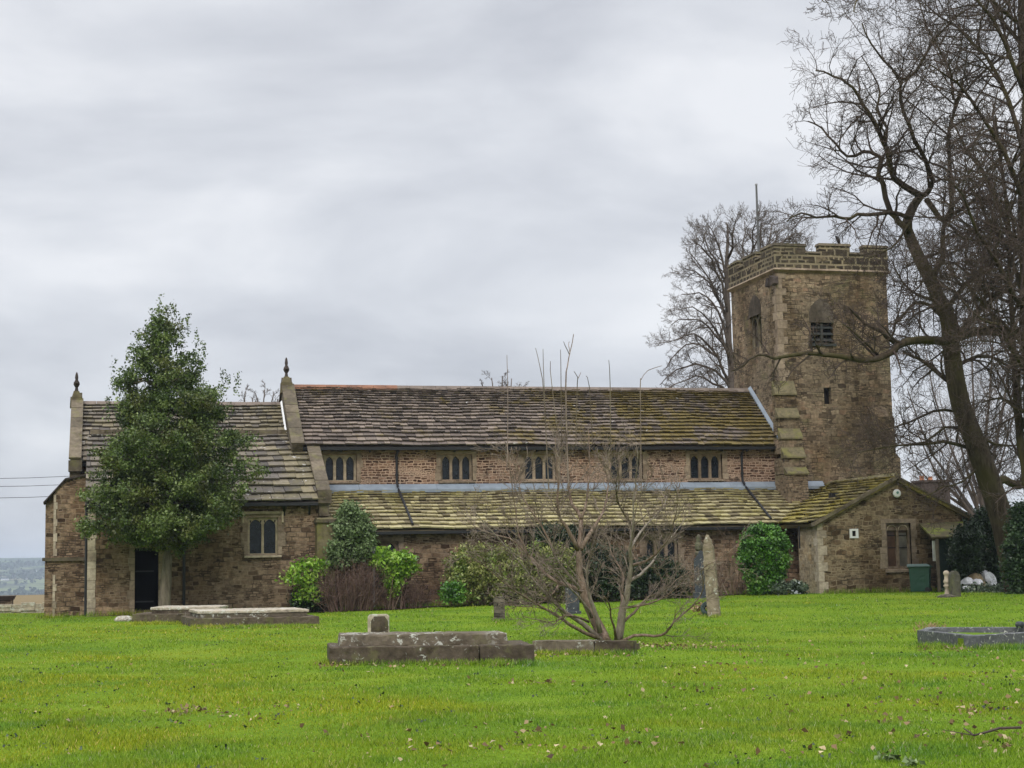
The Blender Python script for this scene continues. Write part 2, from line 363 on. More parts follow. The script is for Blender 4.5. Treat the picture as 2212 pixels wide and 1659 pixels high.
leafmat('dry_plant', [(0.20, 0.12, 0.06), (0.33, 0.21, 0.12), (0.42, 0.30, 0.18)], 0.8, 0.1)
leafmat('bramble', [(0.07, 0.042, 0.033), (0.12, 0.075, 0.06), (0.18, 0.115, 0.09)], 0.85, 0.0, 0.2)
def bark(name, cols, moss=0.0, mcol=(0.08, 0.085, 0.02), sc_=8):
    t = mat(name); P = t.geo(); x, y, z = t.sep(P)
    v = t.comb(x, y, t.math('MULTIPLY', z, 0.25))
    n = t.noise(v, sc_, 5, 0.65)
    c = t.ramp(n, [(0.25+0.5*i/(len(cols)-1), q) for i, q in enumerate(cols)])
    if moss: c = t.mix(t.math('MULTIPLY', t.step(t.noise(P, 0.7, 4), 0.42, 0.6), moss), c, mcol)
    t.out(c, 0.9, n, 0.8, 0.03, 0.15)
bark('bark_dark', [(0.022, 0.016, 0.012), (0.06, 0.045, 0.032), (0.11, 0.088, 0.06)], 0.6, (0.075, 0.066, 0.022))
bark('bark_twig', [(0.05, 0.036, 0.03), (0.10, 0.075, 0.06)], 0.0)
bark('bark_far', [(0.085, 0.068, 0.056), (0.14, 0.118, 0.10)], 0.0)
bark('bark_small', [(0.06, 0.036, 0.024), (0.18, 0.125, 0.09), (0.34, 0.265, 0.205)], 0.2, (0.10, 0.10, 0.05), 14)
bark('bark_twiglet', [(0.06, 0.044, 0.033), (0.16, 0.125, 0.095), (0.33, 0.27, 0.215)], 0.0, (0, 0, 0), 5)
bark('bark_pale', [(0.12, 0.095, 0.075), (0.24, 0.20, 0.16), (0.38, 0.33, 0.28)], 0.2, (0.14, 0.13, 0.08), 14)
bark('bark_grey', [(0.05, 0.042, 0.03), (0.13, 0.11, 0.08), (0.21, 0.175, 0.13)], 0.6, (0.12, 0.12, 0.07), 10)

# lawn and land
t = mat('land'); P = t.geo(); x, y, z = t.sep(P)
dist = t.n('ShaderNodeVectorMath', {0: P}, operation='LENGTH').outputs['Value']
lawn = t.ramp(t.noise(P, 0.25, 5, 0.6), [(0.35, (0.085, 0.155, 0.008)), (0.5, (0.12, 0.20, 0.009)), (0.66, (0.16, 0.22, 0.014))])
lawn = t.mix(1.0, lawn, t.ramp(t.noise(P, 22, 4, 0.7), [(0.25, 0.55), (0.75, 1.4)]), 'MULTIPLY')
fx = t.n('ShaderNodeTexVoronoi', {'Vector': P, 'Scale': 0.0045}, feature='F1').outputs['Color']
fv_ = t.sep(fx)[0]
fields = t.ramp(fv_, [(0.0, (0.06, 0.10, 0.03)), (0.35, (0.10, 0.15, 0.04)), (0.6, (0.14, 0.17, 0.06)), (0.8, (0.22, 0.20, 0.11)), (1.0, (0.08, 0.10, 0.05))], 'CONSTANT')
edge = t.n('ShaderNodeTexVoronoi', {'Vector': P, 'Scale': 0.0045}, feature='DISTANCE_TO_EDGE').outputs[0]
fields = t.mix(t.math('SUBTRACT', 1.0, t.step(edge, 0.02, 0.05)), fields, (0.025, 0.03, 0.018))
fields = t.mix(t.step(t.noise(P, 0.006, 5, 0.65), 0.52, 0.58), fields, (0.025, 0.032, 0.02))
fields = t.mix(t.step(dist, 130, 300), (0.20, 0.155, 0.085), fields)
t.out(t.mix(t.step(dist, 66, 70), lawn, fields), 0.95, t.noise(P, 30, 3), 0.6, 0.03, 0.1)
t = mat('grass_blade'); P = t.geo()
g = t.ramp(t.tint(), [(0.0, (0.045, 0.095, 0.008)), (0.3, (0.125, 0.22, 0.010)), (0.7, (0.21, 0.325, 0.014)), (0.92, (0.29, 0.36, 0.06)), (1.0, (0.44, 0.40, 0.19))])
x, y, z = t.sep(P)
yel = t.math('ADD', t.noise(P, 0.16, 4, 0.6), t.math('MULTIPLY', t.math('SUBTRACT', 1.0, t.step(x, 0, 10)), 0.13))
g = t.mix(t.math('MULTIPLY', t.step(yel, 0.50, 0.68), 0.75), g, t.mix(1.0, g, (1.75, 1.2, 0.9), 'MULTIPLY'))
g = t.mix(t.math('MULTIPLY', t.step(t.noise(P, 0.55, 5, 0.65), 0.47, 0.64), 0.75), g, t.mix(1.0, g, (0.55, 0.80, 1.5), 'MULTIPLY'))
g = t.mix(t.math('MULTIPLY', t.step(t.noise(P, 1.9, 4, 0.7), 0.56, 0.68), 0.7), g, t.mix(1.0, g, (0.62, 0.60, 0.9), 'MULTIPLY'))
g = t.mix(t.math('MULTIPLY', t.step(t.noise(P, 0.9, 5, 0.7, 0.6), 0.62, 0.70), 0.6), g, (0.17, 0.13, 0.06))
t.out(g, 0.6, spec=0.25, trans=0.3)

# ---------------------------------------------------------------- ground: one sheet to the horizon
def axis(lo, hi, step, far, k):
    a = list(np.arange(lo, hi, step)); d = step; p = a[-1]
    while p < far: d *= k; p += d; a.append(p)
    d = step; p = a[0]
    while p > -far: d *= k; p -= d; a.insert(0, p)
    return np.array(a)
gx = axis(-14, 48, 0.7, 7000, 1.12); gy = axis(-6, 84, 0.7, 7000, 1.12)
XX, YY = np.meshgrid(gx, gy); ZZ = gz(XX, YY)
me = bpy.data.meshes.new('ground')
nx, ny = len(gx), len(gy)
idx = np.arange(nx*ny).reshape(ny, nx)
fc = np.stack([idx[:-1, :-1], idx[:-1, 1:], idx[1:, 1:], idx[1:, :-1]], -1).reshape(-1, 4)
me.from_pydata(np.stack([XX, YY, ZZ], -1).reshape(-1, 3).tolist(), [], fc.tolist())
me.polygons.foreach_set('use_smooth', [True]*len(me.polygons)); me.materials.append(M['land'])
go = bpy.data.objects.new('ground', me); col.objects.link(go); tag(go, 'green churchyard lawn running back to open hillside', None, None, 'structure')

# grass blades over the part of the lawn the photograph shows (and a margin round it)
def blades(n, dmin, dmax, wid, hei, p=1.6):
    uu = NR.random(n)
    a = 1-p
    d = (dmin**a+uu*(dmax**a-dmin**a))**(1/a)
    xc = NR.uniform(-0.56, 0.56, n)
    px = d*(math.sin(YAW)+xc*math.cos(YAW)); py = d*(math.cos(YAW)-xc*math.sin(YAW))
    keep = ~((py > 56.5) & (px > -2.0))
    px, py, d = px[keep], py[keep], d[keep]; n = len(px)
    z0 = gz(px, py)
    ang = NR.uniform(0, 2*math.pi, n); ww = wid*(d/14)**0.75*NR.uniform(0.6, 1.3, n)
    clump = 0.75+0.5*np.sin(px*2.1+np.sin(py*1.3)*2)*np.sin(py*1.7+np.cos(px*0.9))*0.8
    hh = hei*NR.uniform(0.5, 1.25, n)*clump*(1+0.35*(d/40))
    la = NR.uniform(0, 2*math.pi, n); ll = hh*NR.uniform(0.2, 1.1, n)
    dx_, dy_ = np.cos(ang)*ww, np.sin(ang)*ww
    A = np.stack([px-dx_, py-dy_, z0-0.01], -1); B = np.stack([px+dx_, py+dy_, z0-0.01], -1)
    C = np.stack([px+np.cos(la)*ll, py+np.sin(la)*ll, z0+hh], -1)
    return np.stack([A, B, C], 1).reshape(-1, 3), n
v, n = blades(860000, 8.5, 62, 0.0055, 0.036)
tn = np.clip(NR.normal(0.5, 0.24, n), 0, 1)
tag(npmesh('lawn_grass', v, 3, M['grass_blade'], None, tn), 'short bright green winter grass of the churchyard lawn', 'grass', None, 'stuff')

def leaves_np(c, size, asp=0.6, up=None, flatn=0.0, smin=0.6):
    """rhombus leaves round centres c (N,3)"""
    n = len(c)
    d = NR.normal(size=(n, 3)); d /= np.linalg.norm(d, axis=1)[:, None]
    e = NR.normal(size=(n, 3))
    if flatn: d[:, 2] *= (1-flatn); e[:, 2] *= (1-flatn); d /= np.linalg.norm(d, axis=1)[:, None]
    e -= (e*d).sum(1)[:, None]*d; e /= np.linalg.norm(e, axis=1)[:, None]
    s = (size*NR.uniform(smin, 1.35, n))[:, None]
    fold = np.cross(d, e)*s*0.18
    return np.stack([c-d*s*0.5, c+e*s*asp*0.5+fold-d*s*0.08, c+d*s*0.5, c-e*s*asp*0.5+fold-d*s*0.08], 1).reshape(-1, 3)

# fallen leaves: a thin litter over the lawn, thicker near the small tree and towards the right
n = 7000
d = (12**-0.5+NR.random(n)*(58**-0.5-12**-0.5))**-2; xc = NR.uniform(-0.36, 0.36, n)
px = d*(math.sin(YAW)+xc*math.cos(YAW)); py = d*(math.cos(YAW)-xc*math.sin(YAW))
prob = 0.05+0.9*sstep(xc+0.1*np.sin(px*1.3)*np.sin(py*0.8), 0.0, 0.3)*sstep(34-d, 0, 14)+0.5*(np.sin(px*0.9+2)*np.sin(py*0.7+1) > 0.72)
keep = (NR.random(n) < prob*0.95*(.25+1.2*(np.sin(px*2.3+np.sin(py*1.9)*2)*np.sin(py*2.7+px) > .25))) & ~((py > 56) & (px > -2))
px, py = px[keep], py[keep]
g0 = gnd(1440, 1398); k = 420
px = np.concatenate([px, g0.x+NR.normal(0, 0.85, k)]); py = np.concatenate([py, g0.y+NR.normal(0, 0.9, k)])
for (xa_, xb_, ya_, yb2) in ((690, 1155, 1439, 1436), (1150, 1367, 1416, 1415), (412, 690, 1358, 1353), (1985, 2100, 1394, 1404)):
    for q_ in range(70): q = gnd(random.uniform(xa_, xb_), random.uniform(ya_-1, yb2+7)); px = np.append(px, q.x); py = np.append(py, q.y)
for (cx_, cy_, kk, sg) in ((400, 1540, 60, 0.22), (540, 1545, 60, 0.55), (880, 1440, 60, 0.9), (1150, 1478, 24, 0.3)):
    q = gnd(cx_, cy_); px = np.concatenate([px, q.x+NR.normal(0, sg, kk)]); py = np.concatenate([py, q.y+NR.normal(0, sg*0.7, kk)])
c = np.stack([px, py, gz(px, py)+NR.uniform(0.01, 0.05, len(px))], -1)
tag(npmesh('fallen_leaves', leaves_np(c, 0.055, 0.75, flatn=0.55, smin=0.3), 4, M['dead_leaf']), 'scattered brown and pale fallen leaves lying on the lawn', 'leaf litter', None, 'stuff')
# moss and clover patches read as darker tufts
n = 420
d = NR.uniform(12, 56, n); xc = NR.uniform(-0.36, 0.36, n)
px = d*(math.sin(YAW)+xc*math.cos(YAW)); py = d*(math.cos(YAW)-xc*math.sin(YAW)); keep = ~((py > 56) & (px > -2)); px, py = px[keep], py[keep]
c = np.repeat(np.stack([px, py, gz(px, py)+0.03], -1), 5, 0)+NR.normal(0, 0.04, (len(px)*5, 3))*np.array([1, 1, 0.25])
tag(npmesh('lawn_clover', leaves_np(c, 0.032, 0.8, flatn=0.4), 4, M['dark_leaf']), 'small dark clover tufts among the lawn grass', 'clover', None, 'stuff')

# dark soil strip added for the shadow line at the wall foot, under the shrubs
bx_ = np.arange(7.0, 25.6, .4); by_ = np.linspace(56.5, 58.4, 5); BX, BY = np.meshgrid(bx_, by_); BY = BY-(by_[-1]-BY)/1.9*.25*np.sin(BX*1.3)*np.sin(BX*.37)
me = bpy.data.meshes.new('soil_shade_strip'); ix = np.arange(BX.size).reshape(BX.shape)
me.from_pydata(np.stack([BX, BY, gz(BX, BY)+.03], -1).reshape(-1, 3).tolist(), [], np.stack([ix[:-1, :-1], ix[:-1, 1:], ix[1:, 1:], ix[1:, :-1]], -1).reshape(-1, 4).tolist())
me.materials.append(M['shade_earth']); o = bpy.data.objects.new('soil_shade_strip', me); col.objects.link(o); tag(o, 'strip of dark soil standing in for the shadow under the shrubs along the church wall', None, None, 'structure')

# ================================================================ THE CHURCH
YC, YA, YN, YR = 58.0, 58.3, 61.2, 64.2          # chapel wall, aisle wall, clerestory wall, ridges
GZ = -0.4
def zpx(x, y, Y): return at(x, y, Y).z
def xpx(x, Y, y=1100): return at(x, y, Y).x
XE = xpx(151, YN)                                  # east end wall of the chancel
XG = xpx(628, YN, 930)                             # east gable of the nave
XW = xpx(1690, 61.0, 965)                          # nave west end = east face of the tower
XA = xpx(708, YC)                                  # west end of the chapel
church = thing('parish_church', (XE, YC, 0), 'long low medieval stone church with stone slate roofs, clerestory and square battlemented tower', 'church')
Zhip = Vector((0, 0, 1))

def wall_x(mb, y, a0, a1, z0, z1, holes=(), depth=0.35, t=0.5, top=True):
    """wall face looking south (-Y) with real openings"""
    us = sorted({a0, a1, *[h[0] for h in holes], *[h[1] for h in holes]}); zs = sorted({z0, z1, *[h[2] for h in holes], *[h[3] for h in holes]})
    for i in range(len(us)-1):
        for j in range(len(zs)-1):
            mu, mz = (us[i]+us[i+1])/2, (zs[j]+zs[j+1])/2
            if any(h[0] < mu < h[1] and h[2] < mz < h[3] for h in holes): continue
            mb.face([(us[i], y, zs[j]), (us[i+1], y, zs[j]), (us[i+1], y, zs[j+1]), (us[i], y, zs[j+1])], t)
    yb = y+depth
    for (h0, h1, q0, q1) in holes:
        mb.face([(h0, y, q0), (h0, yb, q0), (h1, yb, q0), (h1, y, q0)], t); mb.face([(h0, y, q1), (h1, y, q1), (h1, yb, q1), (h0, yb, q1)], t)
        mb.face([(h0, y, q0), (h0, y, q1), (h0, yb, q1), (h0, yb, q0)], t); mb.face([(h1, y, q0), (h1, yb, q0), (h1, yb, q1), (h1, y, q1)], t)
def wall_y(mb, x, b0, b1, z0, z1, holes=(), depth=0.35, t=0.5):
    """wall face looking east (-X): b along Y"""
    us = sorted({b0, b1, *[h[0] for h in holes], *[h[1] for h in holes]}); zs = sorted({z0, z1, *[h[2] for h in holes], *[h[3] for h in holes]})
    for i in range(len(us)-1):
        for j in range(len(zs)-1):
            mu, mz = (us[i]+us[i+1])/2, (zs[j]+zs[j+1])/2
            if any(h[0] < mu < h[1] and h[2] < mz < h[3] for h in holes): continue
            mb.face([(x, us[i+1], zs[j]), (x, us[i], zs[j]), (x, us[i], zs[j+1]), (x, us[i+1], zs[j+1])], t)
    xb = x+depth
    for (h0, h1, q0, q1) in holes:
        mb.face([(x, h0, q0), (x, h1, q0), (xb, h1, q0), (xb, h0, q0)], t); mb.face([(x, h0, q1), (xb, h0, q1), (xb, h1, q1), (x, h1, q1)], t)
        mb.face([(x, h0, q0), (xb, h0, q0), (xb, h0, q1), (x, h0, q1)], t); mb.face([(x, h1, q0), (x, h1, q1), (xb, h1, q1), (xb, h1, q0)], t)

def arch(a0, a1, z0, zs, zt, n=6):
    """outline of a two-centred pointed light"""
    w_ = a1-a0; k_ = (zt-zs)/(w_*.866); p = [(a0, z0), (a1, z0), (a1, zs)]
    for k in range(1, n+1): q = R(60)*k/n; p.append((a0+w_*math.cos(q), zs+w_*math.sin(q)*k_))
    for k in range(n-1, -1, -1): q = R(60)*k/n; p.append((a1-w_*math.cos(q), zs+w_*math.sin(q)*k_))
    return p
def plate(name, mat_, parent, outer, holes, thick, place):
    """flat stone plate with shaped holes; place(u, v, w) -> world"""
    cu = bpy.data.curves.new(name, 'CURVE'); cu.dimensions = '2D'; cu.fill_mode = 'BOTH'; cu.extrude = thick/2
    for poly in [outer]+list(holes):
        s = cu.splines.new('POLY'); s.points.add(len(poly)-1); s.use_cyclic_u = True
        for i, (a, b) in enumerate(poly): s.points[i].co = (a, b, 0, 1)
    tmp = bpy.data.objects.new('tmp', cu); me = bpy.data.meshes.new_from_object(tmp)
    bpy.data.objects.remove(tmp); bpy.data.curves.remove(cu)
    o = wo(parent)
    for v in me.vertices: v.co = Vector(place(v.co.x, v.co.y, v.co.z))-o
    me.materials.clear(); me.materials.append(mat_); me.name = name
    a = me.attributes.new('tint', 'FLOAT', 'FACE'); a.data.foreach_set('value', [random.random()]*len(me.polygons))
    me.update(); ob = bpy.data.objects.new(name, me); col.objects.link(ob); ob.parent = parent
    return ob
def window(h, Y, n, parent, frame='window_stone', glass='glass_dark', border=0.10, mull=0.09, rise=0.22, inset=0.10, cusp=False, flat_=False, bars=False):
    a0, a1, z0, z1 = h
    a0, a1, z0, z1 = a0-0.004, a1+0.004, z0-0.004, z1+0.004
    wl = ((a1-a0)-2*border-(n-1)*mull)/n; holes = []
    for i in range(n):
        u0 = a0+border+i*(wl+mull); u1 = u0+wl; zt = z1-border*0.8
        if flat_: holes.append([(u0, z0+border), (u1, z0+border), (u1, zt-rise), (u0, zt-rise)])
        else: holes.append(arch(u0, u1, z0+border*0.6, zt-rise, zt))
        if cusp:
            for s_ in (-1, 1):
                cx_ = (u0+u1)/2+s_*wl*0.44
                if abs(cx_-a0) > border*0.6 and abs(cx_-a1) > border*0.6: holes.append([(cx_-0.035, z1-border-0.02), (cx_, z1-border-0.14), (cx_+0.035, z1-border-0.02)])
    f = plate('window', M[frame], parent, [(a0, z0), (a1, z0), (a1, z1), (a0, z1)], holes, 0.12, lambda u, v, w_: (u, Y+inset+0.06-w_, v))
    g = MB(); g.face([(a0, Y+inset+0.10, z0), (a1, Y+inset+0.10, z0), (a1, Y+inset+0.10, z1), (a0, Y+inset+0.10, z1)], 0.5)
    g.build('glass', M[glass], f)
    if bars:
        g = MB()
        for k in (0.45, 0.72):
            zz = z0+(z1-z0)*k; g = MB(); g.box(a0+border, a1-border, Y+inset+0.075, Y+inset+0.095, zz, zz+0.03); g.build('bar', M['black_iron'], f)
    return f
def surround_of(f, h, Y, wdt=.13, proud=.02, sl=None):
    mb = MB(); surround(mb, h, Y, wdt, proud); mb.build('surround', M['dressed_stone'], f)
    if sl: mb = MB(); sill(mb, h, Y, *sl); mb.build('sill', M['dressed_stone'], f)
def surround(mb, h, Y, wdt=0.16, proud=0.02, sill=0.0, jitter=0.07):
    a0, a1, z0, z1 = h; z = z0
    while z < z1-0.05:
        hh = min(random.uniform(0.22, 0.34), z1-z)
        for s_ in (0, 1):
            e = random.uniform(0, jitter)*2
            if s_ == 0: mb.box(a0-wdt-e, a0, Y-proud, Y+0.1, z+0.006, z+hh-0.006)
            else: mb.box(a1, a1+wdt+e, Y-proud, Y+0.1, z+0.006, z+hh-0.006)
        z += hh
    mb.box(a0-wdt-0.05, a1+wdt+0.05, Y-proud, Y+0.1, z1+0.003, z1+wdt)
def sill(mb, h, Y, over=0.18, proj=0.12, th=0.10):
    a0, a1, z0, z1 = h
    mb.hexa([(a0-over, Y-proj, z0-th), (a1+over, Y-proj, z0-th), (a1+over, Y+0.16, z0-th), (a0-over, Y+0.16, z0-th),
             (a0-over, Y-proj, z0-th*0.35), (a1+over, Y-proj, z0-th*0.35), (a1+over, Y+0.16, z0+0.012), (a0-over, Y+0.16, z0+0.012)])

def roof(name, mname, parent, eL, eR, rR, rL, n, top_ratio=0.55, wmin=0.35, wmax=0.8, thick=0.06, sag=0.02):
    """stone slates laid in diminishing courses; corners eave-left, eave-right, ridge-right, ridge-left"""
    eL, eR, rR, rL = map(Vector, (eL, eR, rR, rL)); mb = MB()
    nrm = (eR-eL).cross(rL-eL).normalized()
    if nrm.z < 0: nrm = -nrm
    wts = np.linspace(1, top_ratio, n); cum = np.concatenate([[0], np.cumsum(wts)/wts.sum()])
    W = (eR-eL).length
    def pt(s, q): # s along, q up slope
        a = eL.lerp(eR, s); b = rL.lerp(rR, s)
        p = a.lerp(b, q); p = p+nrm*(sag*(math.sin(s*W*0.9)+0.6*math.sin(s*W*2.3+q*4)))
        return p
    for k in range(n):
        q0, q1 = cum[k], cum[k+1]+(0.35*(cum[k+1]-cum[k]) if k < n-1 else 0); q1 = min(q1, 1)
        scl = wts[k]*0.9+0.1; s = -random.random()*0.3/W; ph = random.random()*6
        while s < 1:
            ds = random.uniform(wmin, wmax)*scl/W; s0 = max(s, 0)+0.007/W; s1 = min(s+ds, 1)-0.009/W; s += ds
            if s1-s0 < 0.05/W: continue
            j = random.uniform(-0.10, 0.16)*(cum[k+1]-cum[k]); th = thick*random.uniform(0.6, 1.2); lf = random.uniform(0.0, 0.02)
            A, B = pt(s0, q0-j if k else q0-j*0.4), pt(s1, q0-j if k else q0-j*0.4); C, D = pt(s1, q1), pt(s0, q1)
            lo = nrm*(thick*1.25+lf); hi = nrm*(thick*1.25+lf+th)
            mb.hexa([A+lo, B+lo, C-nrm*0.01, D-nrm*0.01, A+hi, B+hi, C+nrm*0.02, D+nrm*0.02], None, skip=(4,))
    e = nrm*(-0.02); f = nrm*(-0.14)
    mb.hexa([eL+f, eR+f, rR+f, rL+f, eL+e, eR+e, rR+e, rL+e], 0.0)
    return mb.build(name, M[mname], parent)
def coping(parent, name, x0, x1, yb, zb, yt, zt, lift=0.30, n=6, mname='coping_stone', sub=None):
    """raised stone gable coping running up in Y from (yb,zb) to (yt,zt)"""
    mb = MB(); d = Vector((0, yt-yb, zt-zb)); L = d.length; d.normalize(); up = Vector((0, -d.z, d.y))
    for k in range(n):
        a = Vector((0, yb, zb))+d*(L*k/n+0.006); b = Vector((0, yb, zb))+d*(L*(k+1)/n-0.006)
        j = random.uniform(-0.012, 0.012); ov = 0.03
        lo = -up*0.55; hi = up*(lift+j)
        mb.hexa([(x0+0.02, *(a+lo).yz), (x1-0.02, *(a+lo).yz), (x1-0.02, *(b+lo).yz), (x0+0.02, *(b+lo).yz),
                 (x0+0.02, *(a+hi*0.6).yz), (x1-0.02, *(a+hi*0.6).yz), (x1-0.02, *(b+hi*0.6).yz), (x0+0.02, *(b+hi*0.6).yz)])
        mb.hexa([(x0-ov, *(a+hi*0.61).yz), (x1+ov, *(a+hi*0.61).yz), (x1+ov, *(b+hi*0.61).yz), (x0-ov, *(b+hi*0.61).yz),
                 (x0-ov, *(a+hi).yz), (x1+ov, *(a+hi).yz), (x1+ov, *(b+hi).yz), (x0-ov, *(b+hi).yz)])
    return mb.build(name, M[mname], parent)
def finial(parent, x, y, z, h, cross=True):
    """weathered stone gable cross on a stepped base"""
    mb = MB()
    mb.hexa([(x-.24, y-.22, z-.25), (x+.24, y-.22, z-.25), (x+.24, y+.22, z-.25), (x-.24, y+.22, z-.25), (x-.22, y-.2, z+.16), (x+.22, y-.2, z+.16), (x+.22, y+.2, z+.16), (x-.22, y+.2, z+.16)])
    mb.hexa([(x-.17, y-.16, z+.16), (x+.17, y-.16, z+.16), (x+.17, y+.16, z+.16), (x-.17, y+.16, z+.16), (x-.10, y-.1, z+.40), (x+.10, y-.1, z+.40), (x+.10, y+.1, z+.40), (x-.10, y+.1, z+.40)])
    base = mb.build('finial', M['mossy_stone'], parent)
    mb = MB(); z0 = z+.39
    mb.lathe((x, y, z0), [(.075, 0), (.05, h*.2), (.08, h*.26), (.12, h*.36), (.11, h*.46), (.05, h*.6), (.065, h*.72), (.045, h*.9), (.02, h)], 8)
    for s_ in (-1, 1): mb.hexa([(x-.05, y, z0+h*.36), (x+.05, y, z0+h*.36), (x+.05, y+s_*.26, z0+h*.38), (x-.05, y+s_*.26, z0+h*.38), (x-.05, y, z0+h*.56), (x+.05, y, z0+h*.56), (x+.05, y+s_*.26, z0+h*.54), (x-.05, y+s_*.26, z0+h*.54)])
    mb.build('cross', M['dark_stone'], base)

# ---- nave
z_ne = zpx(1692, 964, YN-0.25); z_nr = zpx(1635, 846, YR)
def rz(Y): return z_ne+(z_nr-z_ne)*(Y-(YN-0.25))/(YR-(YN-0.25))
ch = []
for (xa, xb) in ((700, 771), (953, 1022), (1133, 1203), (1320, 1391), (1493, 1563)):
    h = (xpx(xa, YN), xpx(xb, YN), zpx((xa+xb)/2, 1037, YN), zpx((xa+xb)/2, 981, YN)); ch.append(h)
zc = (sum(h[2] for h in ch)/5, sum(h[3] for h in ch)/5); ch = [(h[0], h[1], zc[0], zc[1]) for h in ch]
mb = MB(); wall_x(mb, YN, XG, XW, GZ, z_ne+0.12, ch); mb.face([(XG, 2*YR-YN, GZ), (XG, 2*YR-YN, z_ne), (XW, 2*YR-YN, z_ne), (XW, 2*YR-YN, GZ)], 0.5)
zt = z_nr-0.1
for X in (XG+0.15, XW-0.02):
    mb.face([(X, YN, GZ), (X, YN, z_ne-0.05), (X, YR, zt), (X, 2*YR-YN, z_ne-0.05), (X, 2*YR-YN, GZ)], 0.5)
nave_wall = mb.build('clerestory_wall', M['clerestory_stone'], church)
for i, h in enumerate(ch): surround_of(window(h, YN, 3, church, border=0.09, mull=0.10, rise=0.26, inset=0.12, frame='dressed_stone' if i else 'window_stone'), h, YN, .13, .02, (.1, .06, .08))
nr = roof('nave_roof', 'nave_slate', church, (XG+0.3, YN-0.25, z_ne), (XW+0.02, YN-0.25, z_ne), (XW+0.02, YR, z_nr), (XG+0.3, YR, z_nr), 19, 0.5, 0.22, 0.5)
mb = MB(); mb.hexa([(XG+.3, YR, z_nr-.14), (XW, YR, z_nr-.14), (XW, 2*YR-YN+.25, z_ne-.14), (XG+.3, 2*YR-YN+.25, z_ne-.14), (XG+.3, YR, z_nr), (XW, YR, z_nr), (XW, 2*YR-YN+.25, z_ne), (XG+.3, 2*YR-YN+.25, z_ne)])
mb.build('north_roof', M['nave_slate'], church)
mb = MB(); x = XG+0.35; xm = xpx(860, YR)
while x < XW-0.1:
    x2 = min(x+random.uniform(0.42, 0.5), XW-0.05)
    if x < xm: mb.prism([(x, YR-.20, z_nr-.04), (x, YR, z_nr+.15), (x, YR+.20, z_nr-.04)], (x2-x-.01, 0, 0))
    x = x2
mb.build('ridge_tiles', M['red_ridge'], nr)
mb = MB(); x = xm
while x < XW-0.1:
    x2 = min(x+random.uniform(0.45, 0.6), XW-0.05); mb.prism([(x, YR-.20, z_nr-.04), (x, YR, z_nr+.14), (x, YR+.20, z_nr-.04)], (x2-x-.01, 0, 0)); x = x2
mb.build('ridge_stones', M['grey_ridge'], nr)
mb = MB(); mb.box(XG+.3, XW-.05, YN-.36, YN-.24, z_ne-.13, z_ne-.02)
for k in range(18): xx = XG+.8+k*(XW-XG-1.2)/17; mb.box(xx-.02, xx+.02, YN-.25, YN+.02, z_ne-.20, z_ne-.14)
mb.build('gutter', M['black_iron'], church)
# lead flashing up the west end of the nave roof, against the tower
mb = MB(); d = Vector((0, YR-YN+.25, z_nr-z_ne)).normalized(); up = Vector((0, -d.z, d.y))
a, b = Vector((0, YN-.25, z_ne)), Vector((0, YR+.05, z_nr+.04))
mb.hexa([(XW-.10, *(a+up*.06).yz), (XW-.004, *(a+up*.06).yz), (XW-.004, *(b+up*.06).yz), (XW-.10, *(b+up*.06).yz), (XW-.10, *(a+up*.13).yz), (XW-.004, *(a+up*.24).yz), (XW-.004, *(b+up*.24).yz), (XW-.10, *(b+up*.13).yz)])
mb.build('flashing', M['lead'], church)

# ---- aisle
z_at = zpx(1200, 1060, YN-0.02); z_ae = zpx(1100, 1143, YA-0.3); XAW = xpx(1935, 55.0)
XAV = XAW-0.2
ah = []
for (xa, xb, yb, yt) in ((800, 860, 1262, 1170), (1128, 1190, 1262, 1168), (1392, 1462, 1262, 1168)):
    ah.append((xpx(xa, YA), xpx(xb, YA), zpx(xa, yb, YA), zpx(xa, yt, YA)))
az = (min(h[2] for h in ah), ah[0][3]); ah = [(h[0], h[1], az[0], az[1]) for h in ah]
mb = MB(); wall_x(mb, YA, XA, XAV, GZ, z_ae+0.1, ah)
aw = mb.build('aisle_wall', M['chapel_stone'], church)
for i, h in enumerate(ah): surround_of(window(h, YA, 2 if i != 2 else 3, church, border=0.09, mull=0.12, rise=0.3, frame='dressed_stone'), h, YA, .14, .02, (.12, .08, .1))
ar = roof('aisle_roof', 'aisle_slate', church, (XA+0.05, YA-0.3, z_ae), (XAV, YA-0.3, z_ae), (XAV, YN-0.02, z_at), (XA+0.05, YN-0.02, z_at), 12, 0.6, 0.22, 0.48)
mb = MB(); dd = Vector((0, YN-YA+.28, z_at-z_ae)).normalized(); up = Vector((0, -dd.z, dd.y))
x0_ = XA+.1
while x0_ < XW+1.7:
    x1_ = min(x0_+1.5, XW+1.7); a = Vector((0, YN-.004 if x0_ < XW else 60.98, z_at))
    yb = a.y-.26
    mb.hexa([(x0_, yb, z_at-.03), (x1_-.01, yb, z_at-.03), (x1_-.01, a.y, z_at+.02), (x0_, a.y, z_at+.02), (x0_, yb, z_at+.09), (x1_-.01, yb, z_at+.09), (x1_-.01, a.y, z_at+.30), (x0_, a.y, z_at+.30)])
    x0_ = x1_
mb.build('flashing', M['lead'], church)
mb = MB(); mb.box(XA+.2, xpx(1690, YA), YA-.40, YA-.28, z_ae-.13, z_ae-.02)
mb.build('gutter', M['black_iron'], church)
def onroof(x, y):
    """point of the aisle roof seen at a photo position"""
    d = ray(x, y); n_ = up; p0 = Vector((0, YA-.3, z_ae)); tt = (p0-CAM).dot(n_)/d.dot(n_); return CAM+d*tt
